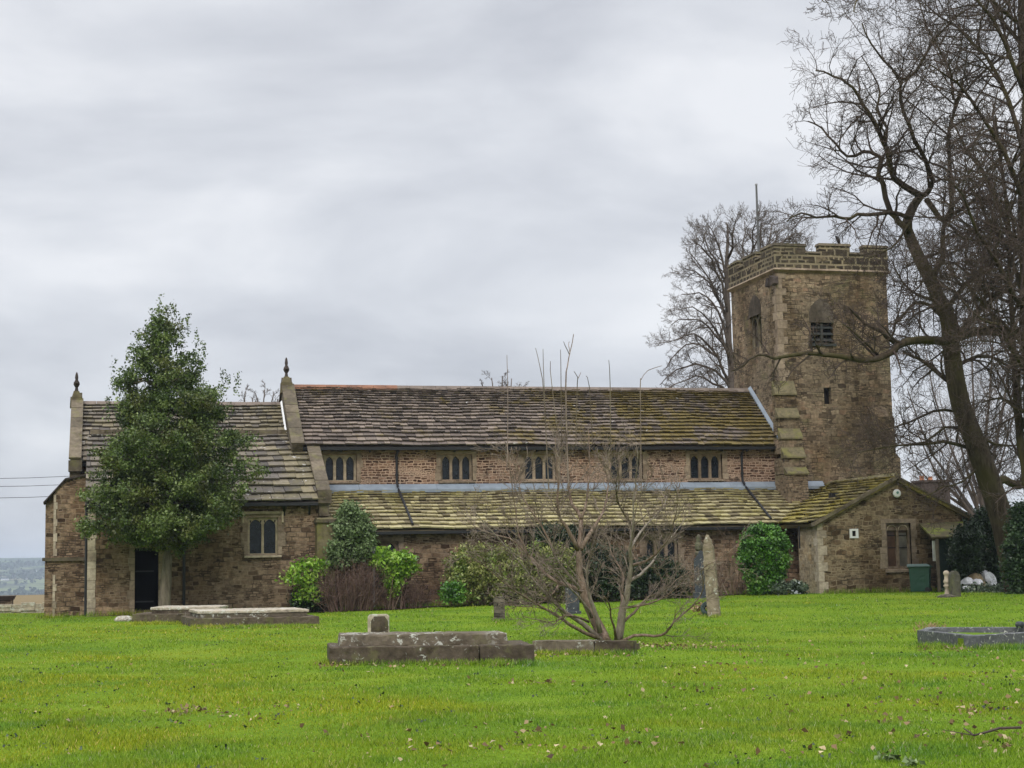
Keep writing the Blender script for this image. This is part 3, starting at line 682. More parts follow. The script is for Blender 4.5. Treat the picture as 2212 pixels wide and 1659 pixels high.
for (pts) in ([(857, 972), (857, 1048)], [(1603, 985), (1607, 1046)]):
    X = xpx(pts[0][0], YN-.1, 1010)
    e0 = onroof(857, 1058) if pts[0][0] == 857 else onroof(1607, 1056); e1 = onroof(891, 1141) if pts[0][0] == 857 else onroof(1664, 1128)
    mb = MB(); mb.tube([(X, YN-.30, z_ne-.12), (X, YN-.09, z_ne-.32), (X, YN-.09, z_at+.36), (X, YN-.30, z_at+.20), tuple(e0+up*.16), tuple(e1+up*.16)], .047, 8)
    for zz in (z_ne-.45, z_at+.6): mb.tube([(X, YN-.09, zz), (X, YN-.09, zz+.09)], .065, 8)
    mb.build('downpipe', M['black_iron'], church)
# pale vertical pipe on the aisle wall beside the bushes
xq = xpx(806, YA-.1); mb = MB(); mb.tube([(xq, YA-.34, z_ae-.1), (xq, YA-.1, z_ae-.4), (xq, YA-.1, .1)], .045, 8); mb.build('downpipe', M['pole_grey'], church)

# ---- chancel
z_ce = zpx(178, 1002, YN); z_cr = zpx(400, 874, YR)
YE = YN-0.2
mb = MB()
mb.face([(XE, YN, GZ), (XG+.2, YN, GZ), (XG+.2, YN, z_ce+.1), (XE, YN, z_ce+.1)], .5)
mb.face([(XE, 2*YR-YN, GZ), (XE, 2*YR-YN, z_ce), (XG+.2, 2*YR-YN, z_ce), (XG+.2, 2*YR-YN, GZ)], .5)
mb.face([(XE, YN, GZ), (XE, YN, z_ce), (XE, YR, z_cr+.1), (XE, 2*YR-YN, z_ce), (XE, 2*YR-YN, GZ)], .5)
mb.build('chancel_wall', M['chapel_stone'], church)
roof('chancel_roof', 'chapel_slate', church, (XE+.3, YE, z_ce), (XG, YE, z_ce), (XG, YR, z_cr), (XE+.3, YR, z_cr), 14, 0.55, 0.3, 0.62)
mb = MB(); mb.hexa([(XE+.3, YR, z_cr-.14), (XG, YR, z_cr-.14), (XG, 2*YR-YN+.25, z_ce-.14), (XE+.3, 2*YR-YN+.25, z_ce-.14), (XE+.3, YR, z_cr), (XG, YR, z_cr), (XG, 2*YR-YN+.25, z_ce), (XE+.3, 2*YR-YN+.25, z_ce)])
mb.build('north_roof', M['chapel_slate'], church)
mb = MB(); x = XE+.3
while x < XG-.05:
    x2 = min(x+random.uniform(.45, .6), XG); mb.prism([(x, YR-.18, z_cr-.04), (x, YR, z_cr+.12), (x, YR+.18, z_cr-.04)], (x2-x-.01, 0, 0)); x = x2
mb.build('ridge_stones', M['grey_ridge'], church)
coping(church, 'coping', XE-.02, XE+.36, YE-.15, z_ce+.02, YR+.02, z_cr+.04, .22, 6)
coping(church, 'coping', XE-.02, XE+.36, 2*YR-YE+.15, z_ce+.02, YR-.02, z_cr+.04, -.22, 6)
mb = MB(); mb.box(XE-.06, XE+.42, YE-.32, YE+.25, z_ce-.30, z_ce+.10); mb.box(XE-.02, XE+.36, YE-.18, YE+.1, z_ce-.6, z_ce-.305); mb.build('kneeler', M['coping_stone'], church)
finial(church, XE+.13, YR, z_cr+.10, .74)
coping(church, 'coping', XG-.02, XG+.42, YE-.3, z_ne-.05, YR+.02, z_nr+.02, .20, 8)
coping(church, 'coping', XG-.02, XG+.42, 2*YR-YE+.3, z_ne-.05, YR-.02, z_nr+.02, -.20, 8)
finial(church, XG+.16, YR, z_nr+.05, .78)
# pale flashing where the chancel roof meets the nave gable
mb = MB(); dd2 = Vector((0, YR-YE, z_cr-z_ce)).normalized(); up2 = Vector((0, -dd2.z, dd2.y)); a, b = Vector((0, 62.4, z_ce+(62.4-YE)*dd2.z/dd2.y)), Vector((0, YR, z_cr))
mb.hexa([(XG-.09, *(a+up2*.07).yz), (XG-.03, *(a+up2*.07).yz), (XG-.03, *(b+up2*.07).yz), (XG-.09, *(b+up2*.07).yz), (XG-.09, *(a+up2*.15).yz), (XG-.03, *(a+up2*.22).yz), (XG-.03, *(b+up2*.22).yz), (XG-.09, *(b+up2*.15).yz)])
mb.build('flashing', M['far_white'], church)
# stepped corner buttress at the east end
YB = YN-1.0
bx0, bx1, bx2 = xpx(98, YB), xpx(118, YB), xpx(186, YB); zs = zpx(150, 1208, YB)
zt0, zt1, zt2 = zpx(100, 1086, YB), zpx(136, 1042, YB), zpx(166, 1030, YB)
mb = MB()
def sloped(x0, x1, y0, y1, z0, za, zb): mb.hexa([(x0, y0, z0), (x1, y0, z0), (x1, y1, z0), (x0, y1, z0), (x0, y0, za), (x1, y0, zb), (x1, y1, zb), (x0, y1, za)], .5)
sl = (zt1-zt0)/(xpx(136, YB)-bx0); xm_ = xpx(140, YB)
sloped(bx0, bx1, YB+.14, YN+.2, zs, zt0, zt0+sl*(bx1-bx0)); sloped(bx1+.001, xm_, YB, YN+.2, zs, zt0+sl*(bx1-bx0)+.02, zt0+sl*(xm_-bx0)); sloped(xm_+.001, bx2, YB+.002, YN+.2, zs, zt0+sl*(xm_-bx0), zt2+.05)
mb.box(bx0-.0, bx1, YB+.10, YN+.2, GZ, zs-.002, .5); mb.box(bx1+.001, bx2+.03, YB-.05, YN+.2, GZ, zs-.002, .5)
bt = mb.build('buttress', M['chapel_stone'], church)
mb = MB(); mb.box(bx0-.09, bx1-.02, YB+.02, YN+.2, zs-.05, zs+.06); mb.box(bx1-.06, bx2+.06, YB-.14, YB+.1, zs-.06, zs+.07)
mb.build('string_course', M['coping_stone'], bt)
mb = MB(); e = Vector((0, 0, .07))
A, B = Vector((bx0-.07, YB-.08, zt0-.04)), Vector((xm_, YB-.08, zt0+sl*(xm_-bx0)+.0)); C = Vector((bx2+.02, YB-.08, zt2+.05)); bk = Vector((0, 1.3, 0))
mb.hexa([A, B, B+bk, A+bk, A+e, B+e, B+bk+e, A+bk+e]); mb.hexa([B, C, C+bk, B+bk, B+e*1.01, C+e, C+bk+e, B+bk+e*1.01]); mb.build('coping', M['dark_stone'], bt)
mb = MB(); zz = 0.0; k = 0
while zz < zt0+.3:
    hh = random.uniform(.24, .36); e = .05 if k % 2 else 0
    mb.box(bx1-.035, bx1+.05+e, YB-.03-(0.05 if zz+hh < zs else 0), YB+.05, zz, min(zz+hh, zt0+.3)-.012) if not (zs-.4 < zz+hh and zz < zs+.1) else None
    zz += hh; k += 1
mb.build('quoin', M['pale_quoin'], bt)

# ---- chapel
z_he = zpx(600, 1085, YC-.3); YT = 62.5; z_ht = zpx(610, 938, YT)
XC0 = xpx(190, YC)
door = (xpx(292, YC), xpx(343, YC), zpx(317, 1318, YC), zpx(317, 1184, YC))
cw = (xpx(535, YC), xpx(600, YC), zpx(570, 1198, YC), zpx(570, 1118, YC))
mb = MB(); wall_x(mb, YC, XC0, XA, GZ, z_he+.12, [door, cw])
mb.face([(XC0, YC, GZ), (XC0, YC, z_he), (XC0, YT, z_ht), (XC0, YT, GZ)], .5); mb.face([(XA, YC, GZ), (XA, YT, GZ), (XA, YT, z_ht), (XA, YC, z_he)], .5)
hw = mb.build('chapel_wall', M['chapel_stone'], church)
mb = MB(); zz = .0; k = 0
while zz < z_he-.3:
    hh = random.uniform(.26, .40); e = .04*random.random(); mb.box(XC0-.03, XC0+.26+e, YC-.025, YC+.05, zz+.005, zz+hh-.007); zz += hh; k += 1
mb.build('quoin', M['pale_quoin'], hw)
mb = MB(); mb.face([(door[0], YC+.24, 0), (door[1], YC+.24, 0), (door[1], YC+.24, door[3]), (door[0], YC+.24, door[3])], .5)
dd_ = mb.build('door', M['door_dark'], church)
surround_of(dd_, (door[0], door[1], 0.0, door[3]), YC, .13, .022)
mb = MB()
for zz in (.45, 1.5): mb = MB(); mb.box(door[0]+.03, door[1]-.15, YC+.215, YC+.238, zz, zz+.05); mb.build('hinge', M['black_iron'], dd_)
f = window(cw, YC, 2, church, border=.08, mull=.085, rise=.22, cusp=True, inset=.06)
surround_of(f, cw, YC, .13, .022); mb = MB(); sill(mb, cw, YC, .12, .11, .10); mb.build('sill', M['window_stone'], f)
mb = MB(); mb.box(cw[0]-.20, cw[1]+.20, YC-.10, YC+.02, cw[3]+.13, cw[3]+.22); mb.box(cw[0]-.20, cw[0]-.13, YC-.09, YC+.02, cw[3]-.18, cw[3]+.128); mb.box(cw[1]+.13, cw[1]+.20, YC-.09, YC+.02, cw[3]-.18, cw[3]+.128)
mb.build('hood_mould', M['window_stone'], f)
roof('chapel_roof', 'chapel_slate', church, (XC0-.1, YC-.3, z_he), (XA-.12, YC-.3, z_he), (XA-.42, YT, z_ht), (XC0-.1, YT, z_ht), 12, .62, .32, .72, .06)
mb = MB(); x = XC0
while x < XA-.5:
    x2 = min(x+random.uniform(.5, .75), XA-.45); mb.box(x, x2-.01, YT-.22, YT+.22, z_ht-.02, z_ht+.15); x = x2
mb.build('ridge_stones', M['coping_stone'], church)
coping(church, 'coping', XA-.36, XA+.06, YC-.0, z_he+.25, YT+.0, z_ht+.12, .22, 7)
mb = MB(); mb.box(XA-.38, XA+.10, YC-.34, YC+.3, z_he-.05, z_he+.42); mb.box(XA-.34, XA+.03, YC-.2, YC+.3, z_he-.5, z_he-.055); mb.build('kneeler', M['coping_stone'], church)
mb = MB(); mb.box(XC0+.1, XA-.4, YC-.38, YC-.28, z_he-.12, z_he-.02); mb.build('gutter', M['black_iron'], church)
for xx in (248, 345, 460, 520, 613, 668): X = xpx(xx, YC); mb = MB(); mb.hexa([(X-.035, YC-.02, z_he-.45), (X+.035, YC-.02, z_he-.45), (X+.035, YC+.02, z_he-.45), (X-.035, YC+.02, z_he-.45), (X-.035, YC-.24, z_he-.12), (X+.035, YC-.24, z_he-.12), (X+.035, YC+.02, z_he-.12), (X-.035, YC+.02, z_he-.12)]); mb.build('gutter_bracket', M['black_iron'], church)
X = xpx(398, YC-.1); mb = MB(); mb.tube([(X, YC-.33, z_he-.1), (X, YC-.08, z_he-.35), (X, YC-.08, .05)], .05, 8); mb.build('downpipe', M['black_iron'], church)
X = xpx(187, YC-.1); mb = MB(); mb.tube([(X, YC+.0, z_he-.1), (X, YC+.0, .05)], .05, 8); mb.build('downpipe', M['black_iron'], church)
# buttress at the chapel's west corner, with a weathered cap
b0, b1 = xpx(684, YC-.5), xpx(722, YC-.5); zb = zpx(700, 1129, YC-.5)
mb = MB(); mb.box(b0, b1, YC-.55, YC+.5, GZ, zb, .5); mb.hexa([(b0, YC-.55, zb+.12), (b1, YC-.55, zb+.12), (b1, YC+.4, zb+.12), (b0, YC+.4, zb+.12), (b0, YC-.5, zb+.16), (b1, YC-.5, zb+.16), (b1, YC+.4, z_he-.5), (b0, YC+.4, z_he-.5)], .5)
bb = mb.build('buttress', M['mossy_stone'], church)
mb = MB(); mb.box(b0-.05, b1+.05, YC-.62, YC+.3, zb+.002, zb+.12); mb.build('cap', M['coping_stone'], bb)

# ---- tower
T0, TS = 61.0, 4.95; XT1 = XW+TS
z_co = zpx(1673, 584, T0); z_pt = zpx(1668, 524, T0); z_gap = zpx(1750, 543, T0)
tower = bpy.data.objects.new('tower', None); col.objects.link(tower); tower.location = Vector((XW, T0, 0))-church.location; tower.parent = church
sb = (xpx(1767, T0), xpx(1816, T0), zpx(1790, 742, T0), zpx(1790, 696, T0))
slit = (xpx(1790, T0), xpx(1806, T0), zpx(1798, 873, T0), zpx(1798, 838, T0))
yb0, yb1 = atX(1645, 700, XW).y, atX(1620, 700, XW).y
eb = (yb0, yb1, atX(1632, 752, XW).z, atX(1632, 664, XW).z)
mb = MB(); wall_x(mb, T0, XW, XT1, GZ, z_co, [sb, slit], .3); wall_y(mb, XW, T0, T0+TS, GZ, z_co, [eb], .3)
mb.face([(XT1, T0, GZ), (XT1, T0+TS, GZ), (XT1, T0+TS, z_co), (XT1, T0, z_co)], .5); mb.face([(XT1, T0+TS, GZ), (XW, T0+TS, GZ), (XW, T0+TS, z_co), (XT1, T0+TS, z_co)], .5)
mb.build('tower_wall', M['tower_stone'], tower)
mb = MB(); o_ = .10
mb.hexa([(XW-.01, T0-.01, z_co-.10), (XT1+.01, T0-.01, z_co-.10), (XT1+.01, T0+TS+.01, z_co-.10), (XW-.01, T0+TS+.01, z_co-.10), (XW-.15, T0-.15, z_co+.02), (XT1+.15, T0-.15, z_co+.02), (XT1+.15, T0+TS+.15, z_co+.02), (XW-.15, T0+TS+.15, z_co+.02)], .4)
mb.hexa([(XW-.15, T0-.15, z_co+.021), (XT1+.15, T0-.15, z_co+.021), (XT1+.15, T0+TS+.15, z_co+.021), (XW-.15, T0+TS+.15, z_co+.021), (XW-.09, T0-.09, z_co+.10), (XT1+.09, T0-.09, z_co+.10), (XT1+.09, T0+TS+.09, z_co+.10), (XW-.09, T0+TS+.09, z_co+.10)], .6)
mb.build('cornice', M['dressed_stone'], tower)
mb = MB(); cp = MB(); P0, P1, Q0, Q1 = XW-.07, XT1+.07, T0-.07, T0+TS+.07; wth = .34; zb_ = z_co+.101
L = P1-P0; fr = [0, .275, .395, .665, .785, 1.0]
def par(x0, x1, y0, y1, top, capped):
    mb.box(x0, x1, y0, y1, zb_, top-(.11 if capped else .09), .5)
    e = .045
    cp.hexa([(x0-e, y0-e, top-.108 if capped else top-.088), (x1+e, y0-e, top-.108 if capped else top-.088), (x1+e, y1+e, top-.108 if capped else top-.088), (x0-e, y1+e, top-.108 if capped else top-.088),
             (x0-e*.3, y0-e*.3, top), (x1+e*.3, y0-e*.3, top), (x1+e*.3, y1+e*.3, top+.0), (x0-e*.3, y1+e*.3, top)])
for side in range(4):
    for k in range(5):
        a, b = fr[k]*L, fr[k+1]*L; mer = k % 2 == 0; top = (z_pt if mer else z_gap)+random.uniform(-.03, .03)
        if not mer: a += .002; b -= .002
        if side == 0: par(P0+a, P0+b, Q0, Q0+wth, top, mer)
        if side == 1: par(P0+a, P0+b, Q1-wth, Q1, top, mer)
        a2, b2 = max(a, wth+.003), min(b, L-wth-.003)
        if b2 > a2:
            if side == 2: par(P0+.001, P0+wth, Q0+a2, Q0+b2, top, mer)
            if side == 3: par(P1-wth, P1-.001, Q0+a2, Q0+b2, top, mer)
pp = mb.build('parapet', M['parapet_stone'], tower); cp.build('coping', M['coping_stone'], pp)
mb = MB(); mb.face([(XW, T0, z_co+.12), (XT1, T0, z_co+.12), (XT1, T0+TS, z_co+.12), (XW, T0+TS, z_co+.12)], .5); mb.build('tower_roof', M['lead'], tower)
# south belfry opening: blocked pointed head, louvres below
a0, a1, z0, z1 = sb; hb = MB()
outer = arch(a0-.16, a1+.16, z1-.25, z1+.05, z1+.62); 
plate('belfry_window', M['belfry_block'], tower, arch(a0-.05, a1+.03, z1-.02, z1+.30, z1+1.0), [], .10, lambda u, v, w_: (u, T0-.012-w_*.3, v))
bf = MB(); bf.face([(a0, T0+.25, z0), (a1, T0+.25, z0), (a1, T0+.25, z1), (a0, T0+.25, z1)], .5); lw = bf.build('belfry_opening', M['shadow_room'], tower)
mb = MB()
for k in range(3):
    zz = z0+.10+k*.26; mb.hexa([(a0+.02, T0+.02, zz), (a1-.02, T0+.02, zz), (a1-.02, T0+.2, zz+.12), (a0+.02, T0+.2, zz+.12), (a0+.02, T0+.02, zz+.035), (a1-.02, T0+.02, zz+.035), (a1-.02, T0+.2, zz+.155), (a0+.02, T0+.2, zz+.155)], 1.0)
mb.build('louvre', M['louvre'], lw)
mb = MB(); m_ = (a0+a1)/2; mb.box(m_-.05, m_+.05, T0+.03, T0+.12, z0, z1); mb.box(a0-.1, a1+.1, T0-.06, T0+.05, z0-.11, z0-.002); mb.build('mullion', M['louvre'], lw)
mb = MB(); mb.box(slit[0]-.0, slit[1], T0+.25, T0+.28, slit[2], slit[3]); mb.build('slit_window', M['shadow_room'], tower)
# east belfry opening: tall two-light window with tracery
y0_, y1_, z0, z1 = eb; zm = z1+.0
o_ = plate('belfry_window', M['coping_stone'], tower, [(y0_-.005, z0-.005), (y1_+.005, z0-.005), (y1_+.005, z1+.005), (y0_-.005, z1+.005)],
    [arch(y0_+.08, (y0_+y1_)/2-.05, z0+.08, z1-.75, z1-.42), arch((y0_+y1_)/2+.05, y1_-.08, z0+.08, z1-.75, z1-.42), [((y0_+y1_)/2-.0, z1-.5), ((y0_+y1_)/2+.14, z1-.3), ((y0_+y1_)/2, z1-.08), ((y0_+y1_)/2-.14, z1-.3)]],
    .1, lambda u, v, w_: (XW+.14-w_, u, v))
plate('belfry_head', M['belfry_block'], o_, arch(y0_-.02, y1_+.02, z1-.35, z1-.1, z1+.55), [], .05, lambda u, v, w_: (XW-.02-w_*.3, u, v))
g = MB(); g.face([(XW+.22, y0_, z0), (XW+.22, y1_, z0), (XW+.22, y1_, z1), (XW+.22, y0_, z1)], .3); g.build('blocking', M['belfry_block'], o_)
# gargoyle stones and string course
mb = MB(); X, zz = xpx(1690, T0), zpx(1690, 606, T0)
mb.hexa([(X-.10, T0-.22, zz-.16), (X+.10, T0-.22, zz-.16), (X+.14, T0+.05, zz-.22), (X-.14, T0+.05, zz-.22), (X-.12, T0-.18, zz+.1), (X+.12, T0-.18, zz+.1), (X+.2, T0+.05, zz+.2), (X-.2, T0+.05, zz+.2)])
mb.build('gargoyle', M['dark_stone'], tower); mb = MB(); p = atX(1662, 606, XW); mb.hexa([(XW-.16, p.y-.12, p.z-.26), (XW+.02, p.y-.14, p.z-.26), (XW+.02, p.y+.14, p.z-.26), (XW-.16, p.y+.12, p.z-.26), (XW-.12, p.y-.10, p.z+.10), (XW+.02, p.y-.12, p.z+.14), (XW+.02, p.y+.12, p.z+.14), (XW-.12, p.y+.10, p.z+.10)])
mb.build('gargoyle', M['dark_stone'], tower)
mb = MB(); mq = MB(); k = 0; zz = z_ne+1.0
while zz < z_co-.2:
    hh = random.uniform(.28, .42); hh = min(hh, z_co-.12-zz); e = (.42, .24) if k % 2 else (.24, .42); mb.box(XW-.018, XW+e[0], T0-.018, T0+.1, zz+.006, zz+hh-.006)
    mq.box(XW-.017, XW+.1, T0+.101, T0+e[1], zz+.006, zz+hh-.006); zz += hh; k += 1
mb.build('quoin', M['dressed_stone'], tower); mq.build('quoin', M['dressed_stone'], tower)
# stepped south-east buttress: five weathered offsets
mb = MB(); cps = []
offs = [(824, 852), (881, 902), (925, 947), (966, 988), (1009, 1024)]; q0 = xpx(1688, T0)+.02
for k, (ya, yb_) in enumerate(offs):
    pr = .30+.24*k; X0, X1 = xpx(1684+k*5, T0-pr), xpx(1728+k*5, T0-pr); ztp, zsl = zpx(1700, ya, T0-pr+.24), zpx(1700, yb_, T0-pr)
    zn = zpx(1700, offs[k+1][0], T0-pr-.02) if k < 4 else 0.0
    if k < 4: mb.box(X0, X1, T0-pr, T0+.02-.001*k, zn-.25, zsl, .5)
    else: mb.box(X0, X1, T0-pr, T0+.019, .5, zsl, .5)
    e = .04; yi = T0-pr+.26; cp = MB(); cps.append(cp)
    cp.hexa([(X0-e, T0-pr-.07, zsl-.03), (X1+e, T0-pr-.07, zsl-.03), (X1+e, yi, zsl-.03), (X0-e, yi, zsl-.03), (X0-e, T0-pr-.07, zsl+.03), (X1+e, T0-pr-.07, zsl+.03), (X1+e, yi, ztp+.02), (X0-e, yi, ztp+.02)])
bt = mb.build('buttress', M['tower_stone'], tower)
for cp in cps: cp.build('weathering', M['mossy_stone'], bt)
# south-west buttress, on the right edge
mb = MB()
for k, (xr, yt_) in enumerate(((1926, 812), (1934, 900), (1942, 985))):
    X1 = xpx(xr, T0+.5); zt_ = zpx(1930, yt_, T0+.4); mb.hexa([(XT1-.01-.003*k, T0+.25-.03*k, GZ), (X1, T0+.25-.03*k, GZ), (X1, T0+1.2+.03*k, GZ), (XT1-.01, T0+1.2+.03*k, GZ), (XT1-.01, T0+.25-.03*k, zt_+.3), (X1, T0+.25-.03*k, zt_-.1), (X1, T0+1.2+.03*k, zt_-.1), (XT1-.01, T0+1.2+.03*k, zt_+.3)], .5)
X0, X1 = xpx(1893, T0-.4), xpx(1930, T0-.4); zt_ = zpx(1900, 900, T0-.4)
mb.hexa([(X0, T0-.4, GZ), (X1, T0-.4, GZ), (X1, T0+.02, GZ), (X0, T0+.02, GZ), (X0, T0-.4, zt_), (X1, T0-.4, zt_), (X1, T0+.02, zt_+.5), (X0, T0+.02, zt_+.5)], .5)
mb.build('buttress', M['tower_stone'], tower)

# ---- vestry with its porch
YV = 55.0; XV0, XV1 = xpx(1764, YV), xpx(2112, YV); XVM = xpx(1936, YV, 1030)
z_vr = zpx(1935, 1029, YV); z_ve = zpx(1745, 1131, YV)
vw = (xpx(1912, YV), xpx(1965, YV), zpx(1938, 1228, YV), zpx(1938, 1130, YV))
vent = (xpx(1838, YV), xpx(1846, YV), zpx(1842, 1158, YV), zpx(1842, 1147, YV))
mb = MB(); hs = z_ve
wall_x(mb, YV, XV0, XV1, GZ, hs, [vw, vent], .3)
def gzv(X): return z_vr-(z_vr-z_ve)*abs(X-XVM)/(XVM-XV0+.3)
mb.face([(XV0, YV, hs), (XV1, YV, hs), (XV1, YV, max(hs, gzv(XV1))), (XVM, YV, z_vr-.02), (XV0, YV, gzv(XV0))], .5)
YP = 56.75
slv = (YV+.62, YV+.80, zpx(1750, 1218, YV), zpx(1750, 1176, YV))
me_ = MB(); wall_y(me_, XV0, YV, YP, GZ, z_ve+.1, [slv], .3)
mb.face([(XV0, YP, GZ), (XV0+.4, YP, GZ), (XV0+.4, YP, z_ve), (XV0, YP, z_ve)], .5)
mb.face([(XV1, YV, GZ), (XV1, T0, GZ), (XV1, T0, z_ve), (XV1, YV, z_ve)], .5)
vwl = mb.build('vestry_wall', M['vestry_stone'], church); me_.build('porch_side_wall', M['pale_masonry'], church)
mb = MB(); mb.box(slv[0]*0+XV0+.2, XV0+.28, slv[0], slv[1], slv[2], slv[3]); mb.build('slit_window', M['shadow_room'], church)
mb = MB(); mb.face([(XV0+1.5, YP-.3, GZ), (XV0+1.5, YA, GZ), (XV0+1.5, YA, 3.2), (XV0+1.5, YP-.3, 3.2)], .5); mb.face([(XV0+.3, YP+.05, GZ), (XV0+1.5, YP+.05, GZ), (XV0+1.5, YP+.05, 3.2), (XV0+.3, YP+.05, 3.2)], .5); mb.build('porch_shade_lining', M['shadow_room'], church)  # inner porch faces coloured near black to paint in the shade of the recess
mb = MB(); zz = .1; k = 0
while zz < z_ve-.2:
    hh = random.uniform(.26, .38); e = (.34, .2) if k % 2 else (.2, .34); mb.box(XV0-.02, XV0+.1, YV-.02, YV+e[1], zz+.006, zz+hh-.006); mb.box(XV0+.101, XV0+e[0], YV-.019, YV+.1, zz+.006, zz+hh-.006); zz += hh; k += 1
mb.build('quoin', M['pale_quoin'], vwl)
f = window(vw, YV, 2, church, border=.09, mull=.10, rise=.20, flat_=True, glass='glass_curtain', frame='dressed_stone', inset=.10, bars=True)
surround_of(f, vw, YV, .16, .02, (.1, .10, .14)); mb = MB(); q = (vw[0]+vw[1])/2
for s_ in (-1, 1):
    c_ = q+s_*(vw[1]-vw[0])*.23
    for k in range(8):
        a_, b_ = math.pi*k/8, math.pi*(k+1)/8; r_ = (vw[1]-vw[0])*.20; zc_ = vw[3]-.27
        mb.tube([(c_+r_*math.cos(a_), YV+.085, zc_+r_*math.sin(a_)), (c_+r_*math.cos(b_), YV+.085, zc_+r_*math.sin(b_))], .022, 4)
mb.build('tracery', M['window_stone'], f)
mb = MB(); mb.face([(q+.06, YV+.195, vw[2]), (vw[1]-.08, YV+.195, vw[2]), (vw[1]-.08, YV+.195, vw[3]-.35), (q+.06, YV+.195, vw[3]-.35)], .5); mb.build('curtain', M['glass_grey'], f)
mb = MB(); c = Vector(((vent[0]+vent[1])/2, YV, (vent[2]+vent[3])/2))
mb.box(c.x-.17, c.x+.17, YV-.04, YV+.02, c.z-.17, c.z-.1); mb.box(c.x-.17, c.x+.17, YV-.04, YV+.02, c.z+.1, c.z+.17); mb.box(c.x-.17, c.x-.075, YV-.04, YV+.02, c.z-.1, c.z+.1); mb.box(c.x+.075, c.x+.17, YV-.04, YV+.02, c.z-.1, c.z+.1)
vn = mb.build('vent', M['white_plastic'], church); mb = MB(); mb.box(c.x-.1, c.x+.1, YV+.05, YV+.1, c.z-.1, c.z+.1); mb.build('grille', M['shadow_room'], vn)
ox = .22
vr = roof('vestry_roof', 'vestry_slate', church, (XV0-ox, T0-.1, z_ve), (XV0-ox, YV-.14, z_ve), (XVM, YV-.14, z_vr), (XVM, T0-.1, z_vr), 13, .6, .3, .7)
XR = XVM+(XVM-XV0+ox)
roof('vestry_roof', 'vestry_slate', church, (XR, YV-.14, z_ve-.06), (XR, T0-.1, z_ve-.06), (XVM, T0-.1, z_vr-.06), (XVM, YV-.14, z_vr-.06), 13, .6, .3, .7, .025, .005)
mb = MB()
for (xa, xb, hh_) in ((XV0-ox, XVM, .035), (XR, XVM, -.02)):
    mb.hexa([(xa, YV-.17, z_ve-.10), (xb, YV-.17, z_vr-.08), (xb, YV+.05, z_vr-.08), (xa, YV+.05, z_ve-.10), (xa, YV-.17, z_ve+hh_), (xb, YV-.17, z_vr+hh_+.02), (xb, YV+.05, z_vr+hh_+.02), (xa, YV+.05, z_ve+hh_)])
mb.build('verge', M['coping_stone'], vr)
mb = MB(); y_ = YV-.1
while y_ < T0-.2: y2 = min(y_+.5, T0-.1); mb.prism([(XVM-.16, y_, z_vr+.0), (XVM, y_, z_vr+.14), (XVM+.16, y_, z_vr+.0)], (0, y2-y_-.01, 0)); y_ = y2
mb.build('ridge_stones', M['mossy_stone'], vr)
# square dark vent hole box on the vestry roof
def onv(x, y):
    n_ = (Vector((XVM, YV, z_vr))-Vector((XV0-ox, YV, z_ve))).cross(Vector((0, 1, 0))).normalized(); p0 = Vector((XVM, YV, z_vr)); d = ray(x, y); tt = (p0-CAM).dot(n_)/d.dot(n_); return CAM+d*tt
p = onv(1802, 1076); mb = MB(); mb.box(p.x-.14, p.x+.14, p.y-.12, p.y+.2, p.z-.15, p.z+.2); mb.build('roof_vent', M['black_iron'], vr)
p = at(1936, 1066, YV); mb = MB()
mb.lathe((0, 0, 0), [(.14, 0), (.155, .03), (.155, .07), (.12, .1), (.0, .11)], 24)
mb.v = [(p.x+a, YV-c_, p.z+b) for a, b, c_ in mb.v]; al = mb.build('alarm_bell', M['white_plastic'], church)
mb = MB(); mb.lathe((0, 0, 0), [(.05, 0), (.05, .008), (.0, .01)], 16); mb.v = [(p.x+a, YV-.11-c_, p.z+b+.03) for a, b, c_ in mb.v]; mb.build('badge', M['teal_plastic'], al)
mb = MB(); X = xpx(2026, YV-.1); mb.tube([(xpx(1729, YV+1), YV+1.2, z_ve-.05), (xpx(1729, YV+1), YV+1.2, 1.9)], .03, 6); mb.build('downpipe', M['black_iron'], church)

# ================================================================ TREES
def rot_dir(d, ang, az):
    a = d.orthogonal().normalized(); a = Matrix.Rotation(az, 3, d) @ a
    return (Matrix.Rotation(ang, 3, a) @ d).normalized()
RMIN = 0.006
def grow(mb, p, d, L, r, lvl, spec):
    """one limb and its side shoots; spec: per level dict(n, kids, len, ang, up, wig, sides)"""
    s = spec[lvl]; n = s['n']; pts = [p.copy()]; rad = [r]; dirs = [d.copy()]
    step = L/n
    for k in range(n):
        d = (d+Vector((random.gauss(0, 1), random.gauss(0, 1), random.gauss(0, 1)))*s['wig']+Vector((0, 0, s['up']))).normalized()
        p = p+d*step; pts.append(p.copy()); dirs.append(d.copy()); rad.append(max(r*(1-0.72*(k+1)/n), RMIN))
    mb.tube(pts, rad, s['sides'], cap=False, t=random.random())
    if lvl+1 < len(spec): sprout(mb, pts, rad, dirs, L, lvl, spec)
def sprout(mb, pts, rad, dirs, L, lvl, spec, kids=None, lo=0.2):
    s = spec[lvl]; kids = s['kids'] if kids is None else kids; m = len(pts)-1
    for i in range(kids):
        u = lo+(1-lo)*(i+random.random())/kids; u = min(u, .999); k = int(u*m); f = u*m-k
        q = pts[k].lerp(pts[k+1], f); rr = rad[k]*(1-f)+rad[k+1]*f
        dd = rot_dir(dirs[min(k+1, m)], R(random.uniform(*s['ang'])), random.uniform(0, 2*math.pi))
        grow(mb, q, dd, L*s['len']*random.uniform(.6, 1.25)*(1-.35*u), min(rr*.62, spec[lvl+1].get('rmax', 1)), lvl+1, spec)
